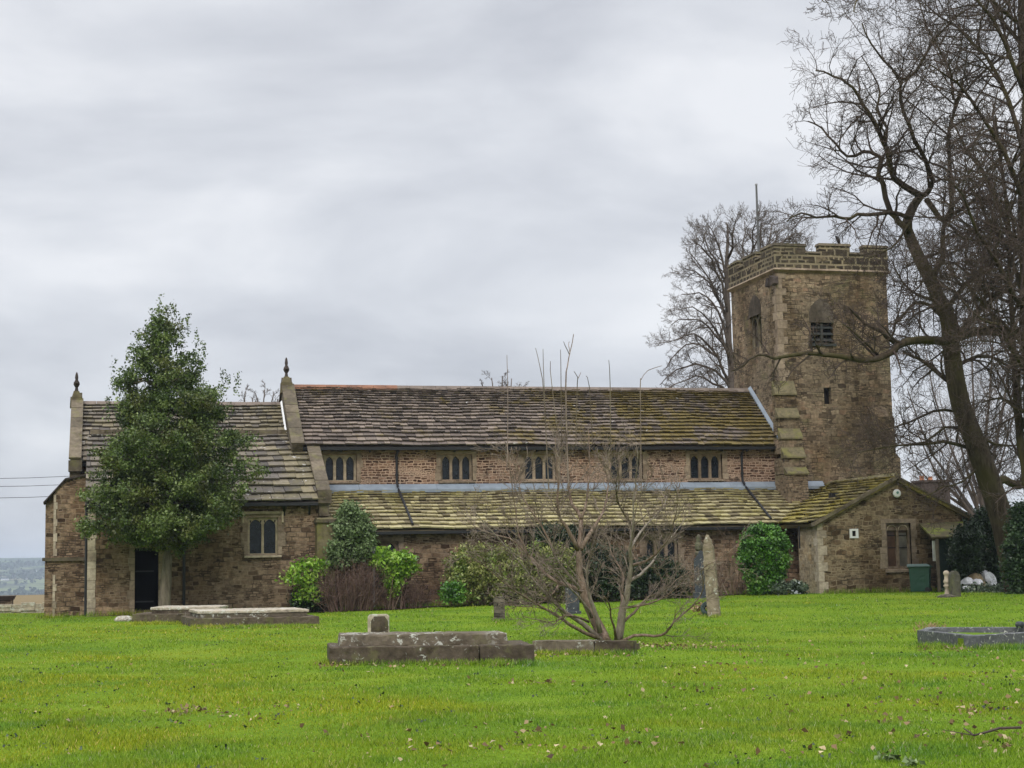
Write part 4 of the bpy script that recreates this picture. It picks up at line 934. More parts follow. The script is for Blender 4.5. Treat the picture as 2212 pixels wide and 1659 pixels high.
def limb(pix, ya, yb, wa, wb, jitter=0.0, pw=1.0):
    """a traced limb: photo points -> world, distance going from ya to yb; widths in photo units"""
    m = len(pix); pts = []; rad = []
    for k, (x, y) in enumerate(pix):
        u = k/(m-1); Y = ya+(yb-ya)*u; p = at(x, y, Y)
        dep = (p-CAM).dot(CF); pts.append(p); rad.append(max(.5*(wb+(wa-wb)*(1-u)**pw)*dep/FPX, .004))
    # smooth by one round of subdivision
    P2, R2 = [pts[0]], [rad[0]]
    for k in range(m-1):
        a, b = pts[k], pts[k+1]; a0 = pts[max(k-1, 0)]; b1 = pts[min(k+2, m-1)]
        mid = (a+b)*.5625-(a0+b1)*.0625+Vector((random.gauss(0, 1), random.gauss(0, 1), random.gauss(0, 1)))*jitter
        P2 += [mid, b]; R2 += [(rad[k]+rad[k+1])/2, rad[k+1]]
    return P2, R2
def dirs_of(pts): return [(pts[min(k+1, len(pts)-1)]-pts[max(k-1, 0)]).normalized() for k in range(len(pts))]
def plen(pts): return sum((pts[k+1]-pts[k]).length for k in range(len(pts)-1))

# ---- the big bare tree leaning over the vestry
YT1 = 50.0
b0 = on(2205, YT1); big = thing('bare_tree', b0, 'large bare winter tree with mossy trunk leaning left over the vestry and tower', 'tree')
tk = MB(); cr = MB()
tr = [(2203, 1300), (2196, 1262), (2187, 1226), (2167, 1132), (2135, 1033), (2108, 959), (2076, 876), (2061, 801), (2053, 738), (2045, 679), (2025, 640), (2004, 592), (1979, 543), (1960, 496), (1966, 460), (1987, 425)]
P_, R_ = limb(tr, YT1, YT1+1.5, 60, 17, .01); R_[0] *= 1.25; R_[1] *= 1.1
tk.tube(P_, R_, 12, t=.5)
SP = [dict(n=5, kids=11, len=.55, ang=(30, 80), up=.01, wig=.14, sides=5),
      dict(n=5, kids=9, len=.55, ang=(30, 70), up=-.015, wig=.2, sides=4, rmax=.05),
      dict(n=4, kids=7, len=.55, ang=(30, 65), up=-.03, wig=.24, sides=3, rmax=.018),
      dict(n=3, kids=0, len=.5, ang=(25, 60), up=.05, wig=.3, sides=3, rmax=.008)]
limbs = [ # pixels, depth shift a, b, width a, b, side shoots, shoot length
 ([(1962, 470), (1924, 459), (1873, 464), (1837, 472), (1802, 467), (1763, 470), (1731, 460), (1700, 478)], 0, -1.5, 10, 3, 12, 2.2),
 ([(1963, 500), (1940, 478), (1924, 459), (1908, 398), (1897, 378), (1904, 346), (1893, 335), (1865, 327), (1830, 338), (1806, 311), (1775, 276), (1745, 262)], 0, 1.5, 15, 3, 16, 2.6),
 ([(1987, 425), (1971, 413), (1932, 386), (1920, 339), (1908, 307), (1889, 264), (1865, 228), (1842, 189), (1800, 165), (1762, 152)], 0, -1, 17, 3, 18, 2.8),
 ([(1912, 322), (1916, 276), (1893, 236), (1901, 201), (1885, 160), (1860, 120)], 0, 1, 8, 2, 10, 2.2),
 ([(1987, 425), (2003, 417), (2015, 390), (1999, 346), (1975, 303), (1952, 244), (1944, 197), (1940, 169), (1908, 130), (1880, 92), (1862, 50)], 0, -2, 13, 3, 16, 2.8),
 ([(1942, 172), (1979, 154), (2023, 79), (2060, 40), (2105, 12)], -1, -3, 8, 3, 12, 2.6),
 ([(2001, 430), (2030, 472), (2050, 472), (2056, 433), (2052, 354), (2050, 283), (2066, 217), (2086, 197), (2130, 150), (2180, 120)], 0, -2.5, 13, 4, 22, 3.0),
 ([(2060, 215), (2052, 150), (2020, 90), (1990, 20), (1985, -40)], -1, 0, 7, 2, 14, 2.8),
 ([(2016, 600), (2027, 575), (2038, 551), (2038, 492), (2060, 440), (2110, 400), (2170, 330)], 0, 2, 15, 5, 16, 3.0),
 ([(2212, 722), (2135, 714), (2076, 726), (2037, 738), (1986, 734), (1939, 746), (1915, 766), (1887, 777), (1840, 774), (1781, 766), (1742, 762), (1673, 774), (1637, 766), (1606, 790), (1578, 802)], -3, -3.2, 24, 3, 20, 2.0),
 ([(1937, 746), (1915, 728), (1891, 710), (1852, 683), (1834, 664)], -2.6, -3.5, 11, 4, 7, 1.5),
 ([(1900, 770), (1880, 750), (1850, 722), (1820, 700)], -3, -3.5, 7, 2, 6, 1.4),
 ([(2096, 970), (2060, 958), (2017, 957), (1978, 960), (1939, 962), (1891, 970), (1830, 985)], 0, -3, 9, 2, 12, 2.0),
 ([(2069, 923), (2041, 923), (1998, 955), (1950, 962)], 0, -1.5, 7, 3, 8, 1.8),
 ([(2057, 888), (2017, 888), (1958, 915), (1938, 922), (1880, 940)], 0, -2.5, 7, 2, 12, 2.0),
 ([(2060, 830), (2020, 800), (1985, 775), (1950, 760)], 0, 1, 12, 4, 8, 2),
 ([(2048, 700), (2010, 660), (1975, 655), (1945, 690), (1920, 700)], 0, -1, 10, 3, 10, 2),
 ([(2034, 655), (1990, 640), (1950, 610), (1925, 560)], 0, 2, 9, 2, 12, 2.2),
 ([(2000, 585), (1985, 620), (1955, 640)], 0, -2, 6, 2, 8, 2),
 ([(2060, 800), (2110, 770), (2160, 780), (2215, 810)], 0, 1, 10, 4, 14, 2.4),
 ([(2056, 745), (2100, 690), (2150, 640), (2215, 600)], 0, -2, 16, 6, 20, 2.8),
 ([(2045, 670), (2090, 610), (2150, 560), (2215, 520)], 0, 1, 12, 5, 22, 3.0),
 ([(2098, 930), (2150, 960), (2212, 960)], 0, 1, 8, 3, 12, 2.2),
 ([(2140, 1045), (2170, 1035), (2200, 1050), (2225, 1045)], 0, .5, 20, 14, 5, 1.4),
 ([(2120, 1000), (2080, 1040), (2040, 1050), (1990, 1075)], -.5, -1.5, 6, 2, 8, 1.6),
 ([(1965, 480), (1940, 520), (1905, 545), (1870, 560)], 0, -2, 5, 2, 10, 1.8),
]
for (px_, da, db, wa, wb, kids, kl) in limbs:
    P_, R_ = limb(px_, YT1+1+da, YT1+1+db, wa, wb, .03); tk.tube(P_, R_, 7, t=random.random())
    S = [dict(SP[0], kids=kids)]+SP[1:]
    L0 = kl/.55
    sprout(cr, P_, R_, dirs_of(P_), L0, 0, S, kids, .12)
tk.build('trunk', M['bark_dark'], big, True); cr.build('crown', M['bark_twig'], big)

# ---- its neighbour at the right edge, its twigs hanging across the upper right of the view
YT2 = 46.0; b0 = on(2262, YT2); nb = thing('bare_tree', b0, 'bare winter tree filling the upper right with a dense dark mass of twigs', 'tree')
tk = MB(); cr = MB()
P_, R_ = limb([(2262, 1300), (2255, 1150), (2238, 980), (2230, 800), (2222, 600), (2215, 400), (2222, 200), (2210, 0), (2215, -200)], YT2, YT2, 52, 18, .03); tk.tube(P_, R_, 12, t=.5)
for (px_, da, db, wa, wb, kids, kl) in [
 ([(2250, 1110), (2218, 1045), (2205, 960), (2196, 880), (2190, 760), (2180, 600), (2172, 420), (2150, 250)], .5, 1.5, 24, 5, 22, 2.8),
 ([(2225, 660), (2190, 640), (2150, 560), (2110, 500), (2080, 420), (2040, 380)], 0, -2.5, 14, 3, 26, 3.0),
 ([(2220, 560), (2180, 500), (2140, 400), (2090, 330), (2050, 250)], 0, 2, 13, 3, 28, 3.0),
 ([(2216, 450), (2170, 330), (2120, 250), (2070, 180), (2010, 140)], 0, -1.5, 13, 3, 30, 3.0),
 ([(2216, 350), (2180, 220), (2130, 120), (2070, 60), (2000, 10)], 0, 1.5, 12, 3, 30, 3.0),
 ([(2214, 200), (2170, 90), (2110, 0), (2060, -60)], 0, -1, 12, 3, 26, 3.0),
 ([(2210, 100), (2160, 40), (2120, -60), (2060, -160)], 0, 2, 10, 3, 18, 3.0),
 ([(2212, 60), (2100, -40), (2000, -60), (1900, -50), (1862, -20), (1848, 8), (1850, 28)], 0, -5, 9, 2, 10, 1.2),
 ([(1960, -55), (1860, -60), (1800, -30), (1772, -5), (1790, 6)], -3, -6, 4, 2, 6, .9),
 ([(2216, 520), (2160, 500), (2110, 520), (2060, 500), (2030, 520)], 0, -1, 9, 2, 22, 2.6),
 ([(2226, 760), (2170, 700), (2110, 640), (2070, 600), (2040, 590)], 0, 1, 9, 2, 22, 2.6),
 ([(2228, 800), (2190, 760), (2160, 700), (2120, 690), (2080, 650)], 0, -2, 12, 3, 26, 2.6),
 ([(2230, 900), (2190, 880), (2160, 860), (2120, 870)], 0, 1, 9, 3, 18, 2.2),
 ([(2224, 700), (2200, 600), (2170, 520), (2130, 470), (2110, 420)], 0, 3, 12, 4, 26, 2.6)]:
    P_, R_ = limb(px_, YT2+da, YT2+db, wa, wb, .04); tk.tube(P_, R_, 7, t=random.random())
    RMIN = .006; sprout(cr, P_, R_, dirs_of(P_), kl/.55, 0, SP, int(kids*.95), .05); RMIN = .006
tk.build('trunk', M['bark_dark'], nb, True); cr.build('crown', M['bark_twig'], nb)

# ---- background trees
SPF = [dict(n=6, kids=8, len=.5, ang=(25, 60), up=.02, wig=.07, sides=5), dict(n=5, kids=8, len=.55, ang=(25, 60), up=.03, wig=.14, sides=3, rmax=.045),
       dict(n=4, kids=7, len=.55, ang=(25, 60), up=.05, wig=.2, sides=3, rmax=.02), dict(n=3, kids=0, len=.5, ang=(20, 60), up=.06, wig=.25, sides=3, rmax=.010)]
def fan_tree(x, Y, tips, label, mat_='bark_far', kids=11, wa=14, kl=.42, ysplit=1000, group=None, name='bare_tree'):
    b0 = on(x, Y); o = thing(name, b0, label, 'tree', group); tk = MB(); cr = MB()
    base = at(x, ysplit, Y); dep = (base-CAM).dot(CF); rr = wa*1.4*dep/FPX/2
    tk.tube([b0-Vector((0, 0, .3)), b0.lerp(base, .5), base], [rr*1.3, rr*1.05, rr], 9, t=.5)
    for (tx, ty, bend) in tips:
        yy = Y+random.uniform(-3, 3); m1 = (x*.45+tx*.55+bend, ysplit*.5+ty*.5); m0 = (x*.8+tx*.2+bend*.7, ysplit*.8+ty*.2)
        P_, R_ = limb([(x, ysplit+10), m0, m1, (tx, ty)], Y, yy, wa*.75, 2.0, .08); tk.tube(P_, R_, 6, t=random.random())
        L = plen(P_); sprout(cr, P_, R_, dirs_of(P_), L*kl/.5, 0, SPF, kids, .2)
    tk.build('trunk', M[mat_], o, True); cr.build('crown', M[mat_], o); return o
b0 = on(1600, 74); ft = thing('bare_tree', b0, 'tall bare tree with branches arching out from behind the left side of the tower', 'tree'); tk = MB(); cr = MB()
P_, R_ = limb([(1600, 1290), (1596, 1100), (1588, 960), (1580, 850), (1574, 740), (1571, 640), (1570, 560), (1572, 500), (1568, 480)], 74, 74, 26, 2, .05); tk.tube(P_, R_, 9, t=.5)
P_, R_ = limb([(1596, 1050), (1606, 900), (1622, 760), (1636, 620), (1642, 540), (1645, 482)], 74, 75, 16, 2, .05); tk.tube(P_, R_, 7, t=.5); sprout(cr, P_, R_, dirs_of(P_), 3.4, 0, SPF, 14, .4)
for px_ in ([(1582, 862), (1562, 800), (1532, 760), (1497, 742), (1466, 758), (1440, 795)], [(1580, 845), (1545, 800), (1502, 786), (1462, 798), (1425, 832)], [(1577, 800), (1560, 740), (1530, 705), (1492, 690), (1450, 702)],
            [(1575, 765), (1562, 700), (1540, 655), (1510, 632), (1472, 636)], [(1574, 720), (1560, 660), (1532, 610), (1500, 585), (1480, 580)], [(1572, 680), (1560, 610), (1538, 560), (1512, 530), (1498, 520)],
            [(1572, 620), (1560, 560), (1546, 515), (1528, 485)], [(1572, 560), (1582, 510), (1590, 475)], [(1584, 870), (1560, 835), (1520, 815), (1480, 822), (1442, 840)], [(1583, 880), (1550, 850), (1500, 840), (1470, 850)],
            [(1580, 830), (1550, 770), (1515, 730), (1480, 725), (1445, 738)], [(1576, 780), (1550, 720), (1515, 675), (1475, 668)], [(1573, 700), (1550, 640), (1520, 585), (1490, 545)], [(1571, 640), (1555, 585), (1530, 540), (1515, 500)],
            [(1630, 700), (1612, 600), (1603, 530), (1608, 478)], [(1628, 740), (1655, 600), (1672, 530), (1690, 496)], [(1620, 780), (1670, 640), (1712, 570), (1745, 545)], [(1640, 600), (1660, 530), (1668, 480)], [(1636, 640), (1622, 560), (1625, 500), (1632, 470)], [(1640, 560), (1700, 515), (1725, 505)]):
    P_, R_ = limb(px_, 74, 74+random.uniform(-4, 4), 7, 1.6, .06); tk.tube(P_, R_, 5, t=random.random()); sprout(cr, P_, R_, dirs_of(P_), 2.9, 0, SPF, 12, .15)
tk.build('trunk', M['bark_far'], ft, True); cr.build('crown', M['bark_far'], ft)
fan_tree(1078, 82, [(1040, 828, -4), (1062, 816, -2), (1085, 812, 0), (1105, 818, 3), (1122, 830, 5), (1050, 840, -3)], 'small bare tree top showing above the middle of the nave ridge', wa=9, kids=7, kl=.25, ysplit=930)
fan_tree(565, 84, [(530, 845, -4), (552, 850, -2), (572, 842, 2), (592, 848, 4), (545, 860, 0), (600, 862, 0)], 'small bare tree top showing above the chancel roof', wa=8, kids=7, kl=.3, ysplit=950)
fan_tree(2120, 96, [(2000, 760, -10), (1960, 840, -20), (2040, 700, 0), (2090, 640, 0), (2150, 620, 0), (2200, 680, 0), (1980, 930, -20), (2060, 900, 0), (2130, 880, 0), (2190, 900, 0), (1960, 990, -10), (2210, 600, 0)],
         'bare background tree with fine twigs, right of the tower and behind the leaning tree', wa=13, kids=9, ysplit=1120)

# ---- small many-stemmed tree in front of the church
RMIN = 0.0035
YS = gnd(1310, 1387).y; b0 = gnd(1310, 1387); st = thing('small_bare_tree', b0, 'low spreading bare tree with several stems growing beside the plinth tomb', 'tree')
def zz8(l): return [(943.5+.3281*a, 907+.3281*b) for a, b in l]
SPS = [dict(n=4, kids=8, len=.55, ang=(20, 55), up=.05, wig=.12, sides=4), dict(n=4, kids=5, len=.55, ang=(20, 50), up=.06, wig=.14, sides=3, rmax=.012),
       dict(n=3, kids=5, len=.6, ang=(20, 50), up=.05, wig=.16, sides=3, rmax=.006), dict(n=3, kids=0, len=.5, ang=(20, 50), up=.05, wig=.16, sides=3, rmax=.004)]
tk, pk, cr = MB(), MB(), MB()
stems = [ # pixels, depth a, b, width a, b, shoots, pale
 (zz8([(1112, 1470), (1085, 1400), (1030, 1290), (970, 1150), (940, 1000), (935, 850), (950, 650), (890, 560), (870, 440), (862, 300), (860, 200), (850, 130)]), 0, .8, 31, 2, 20, 0),
 (zz8([(934, 860), (850, 700), (800, 600), (800, 430), (790, 250), (780, 120)]), .2, 0, 11, 2, 16, 0),
 (zz8([(950, 850), (1040, 700), (1110, 560), (1130, 400), (1150, 250)]), .2, .9, 11, 2, 14, 0),
 (zz8([(950, 650), (985, 540), (1000, 380), (1005, 250), (1000, 60)]), .3, .5, 7, 2, 10, 0),
 (zz8([(1100, 1470), (960, 1340), (850, 1270), (760, 1190), (640, 1060), (540, 930), (460, 840), (330, 700), (240, 600)]), 0, -.6, 13, 2, 18, 1),
 (zz8([(955, 1130), (800, 1070), (700, 1000), (600, 890), (480, 780), (330, 740), (200, 660)]), .1, .8, 11, 2, 18, 0),
 (zz8([(1070, 1440), (880, 1350), (780, 1280), (620, 1190), (520, 1130), (430, 1060), (300, 950), (180, 880)]), -.1, -.8, 9, 2, 18, 0),
 (zz8([(1000, 1330), (900, 1290), (820, 1300), (770, 1350), (690, 1320), (570, 1290)]), 0, -.7, 6, 2, 8, 0),
 (zz8([(940, 1110), (850, 1000), (780, 900), (700, 760), (620, 640), (540, 560)]), 0, -.3, 8, 2, 16, 1),
 (zz8([(800, 1090), (720, 1180), (600, 1230), (470, 1210)]), .2, -.2, 5, 2, 10, 0),
 (zz8([(1020, 1300), (960, 1200), (900, 1130), (830, 1050), (770, 980), (740, 900)]), 0, -.6, 8, 2, 12, 1),
 (zz8([(1075, 1400), (1010, 1180), (990, 1060), (1010, 900), (1040, 840)]), -.1, -.3, 12, 3, 10, 1),
 (zz8([(1190, 1470), (1215, 1330), (1240, 1200), (1260, 1080), (1280, 950), (1270, 850), (1285, 750), (1295, 600), (1310, 450), (1320, 300), (1310, 150)]), 0, -.7, 20, 2, 18, 1),
 (zz8([(1180, 1460), (1205, 1280), (1220, 1100), (1210, 980), (1150, 880), (1120, 760), (1060, 640)]), .1, .9, 10, 2, 14, 0),
 (zz8([(1180, 1440), (1145, 1300), (1135, 1210), (1100, 1160)]), -.1, -.5, 6, 3, 3, 0),
 (zz8([(1200, 1465), (1300, 1420), (1430, 1425), (1510, 1400), (1560, 1330), (1680, 1230), (1740, 1150), (1755, 1060), (1740, 990), (1850, 920), (1960, 840)]), -.1, -.9, 8, 2, 10, 0),
 (zz8([(1230, 1330), (1300, 1270), (1400, 1160), (1480, 1130), (1580, 1050), (1690, 980)]), -.1, .6, 7, 2, 14, 0),
 (zz8([(1255, 1235), (1400, 1210), (1530, 1150), (1620, 1060)]), 0, -.5, 6, 2, 10, 0),
 (zz8([(1265, 1060), (1340, 1020), (1400, 960), (1440, 900), (1500, 830), (1570, 740), (1640, 640)]), -.1, .8, 8, 2, 14, 1),
 (zz8([(1278, 960), (1380, 930), (1480, 840), (1540, 760), (1580, 600), (1600, 420)]), -.1, -.9, 7, 2, 14, 0),
 (zz8([(1275, 850), (1340, 740), (1420, 650), (1500, 560), (1520, 440)]), 0, .7, 7, 2, 14, 1),
 (zz8([(1290, 700), (1200, 560), (1180, 420), (1200, 280)]), -.1, -.6, 6, 2, 12, 0),
 (zz8([(600, 890), (540, 760), (520, 600), (490, 400), (470, 200)]), .4, .2, 5, 1.5, 10, 0),
 (zz8([(780, 900), (690, 700), (560, 500), (540, 380), (490, 180)]), 0, .4, 6, 1.5, 12, 0),
 (zz8([(1560, 1330), (1570, 1250)]), -.5, -.6, 3, 2, 1, 0)]
whips = [([(1095, 1010), (1097, 880), (1095, 767)], 1.6), ([(1185, 1060), (1175, 860), (1168, 800), (1157, 752)], 1.6), ([(1186, 1060), (1176, 850), (1173, 754)], 1.6), ([(1212, 1000), (1193, 840), (1189, 780)], 1.6),
 ([(1214, 1000), (1212, 840), (1211, 755)], 1.6), ([(1228, 1050), (1222, 840), (1226, 790), (1231, 762), (1239, 722)], 2.6), ([(1231, 764), (1228, 745), (1230, 738)], 1.4), ([(1230, 766), (1220, 745), (1217, 738)], 1.3),
 ([(1244, 960), (1247, 830), (1248, 815), (1240, 802)], 1.6), ([(1248, 818), (1255, 804)], 1.3), ([(1280, 960), (1273, 835), (1266, 812)], 1.5), ([(1320, 1000), (1318, 830), (1315, 778)], 1.6), ([(1385, 1060), (1383, 840), (1385, 820), (1400, 800), (1430, 790)], 1.6)]
for (px_, da, db, wa, wb, kids, pale) in stems:
    P_, R_ = limb(px_, YS+da, YS+db*2.2, wa, wb*.8, .012, 1.7); (pk if pale else tk).tube(P_, R_, 7, t=random.random())
    sprout(cr, P_, R_, dirs_of(P_), 1.3+.15*wa/10, 0, SPS, kids, .2)
for px_, w_ in whips:
    P_, R_ = limb(px_, YS+random.uniform(-.6, 1), YS+random.uniform(-.6, 1), w_*1.6, w_*.8, .004); cr.tube(P_, R_, 4, t=random.random())
tk.build('stem', M['bark_small'], st, True); pk.build('stem', M['bark_pale'], st, True); cr.build('crown', M['bark_twiglet'], st)

# ---- evergreen (holly) in front of the chapel
YH = 56.4; b0 = on(356, YH); ho = thing('holly_tree', b0, 'broad dark green holly tree with grey trunk in front of the chapel', 'tree')
tk = MB(); P_, R_ = limb([(356, 1322), (357, 1280), (360, 1230), (362, 1180), (358, 1100), (352, 1000), (348, 900), (345, 780), (345, 700), (343, 655)], YH, YH, 28, 1, .02); R_ = [r*(1 if k < 6 else .55) for k, r in enumerate(R_)]; R_[0] *= 1.3
tk.tube(P_, R_, 12, t=.5)
for k in range(22):
    uq = random.uniform(.35, .85); q = P_[int(uq*len(P_))]; a_ = random.uniform(0, 2*math.pi); e = q+Vector((math.cos(a_)*2.0, math.sin(a_)*1.4, random.uniform(.1, .6)))*(1.25-uq); tk.tube([q, q.lerp(e, .5)+Vector((0, 0, .2)), e], [.06, .04, .015], 5)
tk.build('trunk', M['bark_grey'], ho, True)
prof = [(672, 340, 350), (700, 325, 378), (735, 302, 410), (770, 280, 432), (800, 264, 458), (835, 252, 488), (870, 238, 506), (905, 220, 515), (940, 200, 530), (975, 178, 548), (1010, 176, 562), (1050, 178, 566), (1090, 172, 562), (1120, 168, 555), (1150, 180, 505), (1180, 300, 425), (1196, 330, 380)]
cl = []
ys_ = np.array([p_[0] for p_ in prof]); xl = np.array([p_[1] for p_ in prof], float); xr_ = np.array([p_[2] for p_ in prof], float)
while len(cl) < 1050:
    y = random.uniform(668, 1196); a_, b_ = np.interp(y, ys_, xl), np.interp(y, ys_, xr_)
    if random.random() > (b_-a_)/395: continue
    m_ = (a_+b_)/2; hw_ = (b_-a_)/2; th = random.uniform(0, 2*math.pi); rr = math.sqrt(random.uniform(.12, 1)); top_ = max(0, (900-y)/230)
    if random.random() < .38*top_: continue
    rr = rr*(0.88+.17*math.sin(th*3+y*.021)+.10*math.sin(y*.075+th))*random.uniform(.92, 1.08)
    c = at(m_+hw_*rr*math.cos(th)*.95, y, YH); c.y += hw_*.0162*rr*math.sin(th)*.8; cl.append((c, 1.0))
def clumps(cl, per, sig, size, asp, mat_, parent, name='crown', flatn=0.0):
    cs = np.array([tuple(c) for c, s in cl]); ss = np.array([s for c, s in cl])
    C_ = np.repeat(cs, per, 0); S_ = np.repeat(ss, per)[:, None]
    tn = np.repeat(NR.normal(.45, .21, len(cl)), per)+NR.normal(0, .17, len(C_))
    C_ = C_+NR.normal(0, 1, C_.shape)*np.array(sig)*S_
    C_[:, 2] = np.maximum(C_[:, 2], gz(C_[:, 0], C_[:, 1])+.02)
    return npmesh(name, leaves_np(C_, size, asp, flatn=flatn), 4, M[mat_], parent, np.clip(tn, 0, 1))
hl = clumps(cl, 86, (.135, .135, .10), .10, .6, 'holly_leaf', ho)
# leading shoots at the top
sh = []
for (x, y0, y1) in ((345, 690, 640), (375, 690, 655), (392, 730, 690), (318, 735, 700), (280, 780, 745), (440, 770, 738), (405, 720, 678), (258, 870, 800), (246, 850, 775), (512, 850, 808), (480, 850, 800), (365, 700, 660), (330, 720, 672), (425, 760, 715), (300, 760, 715), (490, 840, 812), (232, 905, 860)):
    for k in range(9): sh.append((at(x+random.uniform(-3, 3), y0+(y1-y0)*k/8, YH+random.uniform(-.3, .3)), .32))
clumps(sh, 6, (.17, .17, .17), .10, .55, 'holly_leaf', ho, 'shoot')

# ================================================================ SHRUBS
def leafy(name, label, spans, Y, mat_, nclump, per, size, sig=.12, asp=.6, depth=.8, cat='shrub', group=None, shell=.25, flatn=0.0, stem=None, hollow=None):
    """spans: (y, xl, xr) rows of the outline"""
    ys_ = np.array([s[0] for s in spans], float); a_ = np.array([s[1] for s in spans], float); b_ = np.array([s[2] for s in spans], float)
    xm_ = float((a_+b_).mean()/2); base = on(xm_, Y); o = thing(name, base, label, cat, group); cl = []
    wmax = (b_-a_).max()
    while len(cl) < nclump:
        y = random.uniform(ys_[0], ys_[-1]); l_, r_ = np.interp(y, ys_, a_), np.interp(y, ys_, b_)
        if random.random() > (r_-l_)/wmax: continue
        th = random.uniform(0, 2*math.pi); rr = math.sqrt(random.uniform(shell, 1)); m_, h_ = (l_+r_)/2, (r_-l_)/2
        c = at(m_+h_*rr*math.cos(th)*.96, y, Y); c.y += h_*.0165*rr*math.sin(th)*depth; cl.append((c, 1.0))
    clumps(cl, per, (sig, sig, sig*.8), size, asp, mat_, o, 'foliage', flatn)
    if stem:
        mb = MB(); r0 = base
        for k in range(stem):
            e = random.choice(cl)[0]; s0 = r0+Vector((random.uniform(-.25, .25), random.uniform(-.15, .15), -.05)); mb.tube([s0, s0.lerp(e, .5)+Vector((random.uniform(-.1, .1), 0, .1)), e], [.025, .018, .006], 4, t=random.random())
        mb.build('stem', M['bark_small'], o)
    return o
def twiggy(name, label, x0, x1, ytop, ybase, Y, n, mat_='bramble', lean=.5, cat='shrub', group=None, up=.03, ln=1.0, arch_=False, rr=.012):
    xm_ = (x0+x1)/2; base = on(xm_, Y); o = thing(name, base, label, cat, group); mb = MB(); H = (at(xm_, ytop, Y)-at(xm_, ybase, Y)).length; W = (at(x1, ytop, Y)-at(x0, ytop, Y)).length
    SPB = [dict(n=5, kids=6, len=.42, ang=(15, 50), up=up, wig=.10, sides=4), dict(n=4, kids=4, len=.5, ang=(20, 60), up=.03, wig=.16, sides=3, rmax=.008), dict(n=3, kids=0, len=.5, ang=(20, 50), up=.0, wig=.2, sides=3, rmax=.005)]
    for k in range(n):
        bx = random.uniform(-.42, .42)*W; p = Vector((base.x+bx, Y+random.uniform(-.35, .35), float(gz(base.x+bx, Y))-.05))
        d = Vector((bx/W*lean*2+random.gauss(0, .22), random.gauss(0, .2), 1)).normalized(); env = math.sqrt(max(.15, 1-(bx/W*1.7)**2))
        grow(mb, p, d, H*ln*env*random.uniform(.7, 1.0), rr, 0, SPB)
    mb.build('twigs', M[mat_], o); return o
leafy('spotted_laurel', 'bright yellow green shrub against the chapel wall, left of the brown twiggy bush', [(1212, 650, 690), (1222, 645, 702), (1236, 625, 700), (1250, 616, 694), (1262, 640, 688), (1280, 636, 690), (1298, 640, 690)], 57.1, 'aucuba_leaf', 75, 22, .15, .12, .5, .9, stem=8)
leafy('evergreen_shrub', 'dark low evergreen growth at the foot of the chapel wall under the yellow green shrub', [(1278, 640, 700), (1290, 634, 705), (1308, 632, 712)], 57.3, 'dark_leaf', 90, 40, .09, .12)
twiggy('twiggy_bush', 'dense rounded brown leafless bush in front of the chapel buttress', 695, 812, 1203, 1312, 56.6, 90, ln=1.05)
twiggy('twiggy_bush', 'low thin brown leafless bush under the light green shrub by the aisle wall', 812, 925, 1242, 1308, 57.0, 60, ln=1.0)
leafy('grey_green_shrub', 'tall rounded grey green shrub rising in front of the aisle roof beside the chapel', [(1090, 752, 765), (1100, 740, 778), (1118, 730, 795), (1140, 722, 808), (1165, 716, 812), (1190, 712, 805), (1205, 716, 790), (1222, 700, 745)], 57.3, 'grey_leaf', 210, 32, .13, .11, .6, .8, stem=10)
leafy('spotted_laurel', 'light green drooping shrub with star shaped leaf clusters, right of the brown twiggy bush', [(1190, 820, 870), (1200, 808, 893), (1215, 800, 905), (1228, 812, 906), (1240, 830, 880), (1250, 828, 872), (1262, 832, 870), (1275, 842, 852), (1285, 838, 850)], 56.9, 'aucuba_leaf', 105, 24, .15, .11, .5, .8, stem=8)
leafy('rhododendron', 'wide olive green rounded shrub behind the left branches of the small bare tree', [(1178, 1010, 1075), (1188, 985, 1120), (1205, 965, 1140), (1230, 960, 1150), (1255, 962, 1150), (1275, 972, 1150), (1296, 985, 1150)], 56.4, 'olive_leaf', 260, 34, .125, .12, .5, .7, stem=14)
leafy('evergreen_shrub', 'small glossy green plant at the left foot of the olive green shrub', [(1262, 962, 985), (1275, 954, 1000), (1298, 952, 1005)], 55.6, 'laurel_leaf', 40, 26, .12, .10)
leafy('rhododendron', 'green shrub with bright top leaves behind the trunk of the small bare tree', [(1174, 1150, 1225), (1186, 1140, 1240), (1210, 1140, 1250), (1250, 1138, 1250), (1290, 1140, 1250)], 56.8, 'olive_leaf', 200, 32, .125, .12, .5, .7)
leafy('evergreen_shrub', 'dark evergreen bush reaching the aisle eave behind the small bare tree', [(1132, 1165, 1195), (1142, 1155, 1240), (1165, 1152, 1248), (1190, 1160, 1240)], 57.4, 'dark_leaf', 90, 40, .10, .12)
leafy('evergreen_shrub', 'dark green bush between the small bare tree and its pale right stem', [(1180, 1260, 1330), (1195, 1245, 1365), (1230, 1240, 1395), (1286, 1240, 1400)], 57.2, 'dark_leaf', 190, 40, .11, .13)
leafy('evergreen_shrub', 'low dark green bush against the aisle wall, left of the dark slate headstone', [(1205, 1390, 1430), (1222, 1380, 1470), (1245, 1385, 1492), (1282, 1395, 1495)], 57.4, 'dark_leaf', 120, 40, .11, .12)
leafy('laurel_bush', 'clipped bright glossy green rounded laurel bush in front of the porch', [(1137, 1640, 1662), (1141, 1628, 1676), (1150, 1614, 1688), (1163, 1605, 1697), (1185, 1600, 1702), (1212, 1601, 1701), (1238, 1608, 1694), (1258, 1617, 1682), (1278, 1626, 1668)], 55.4, 'laurel_leaf', 320, 40, .115, .095, .6, .95, shell=.55)
twiggy('twiggy_bush', 'tall bare brown shrub against the aisle wall between the stone pillar and the laurel', 1535, 1612, 1118, 1280, 57.0, 20, 'bark_small', .9, ln=.95, rr=.022)
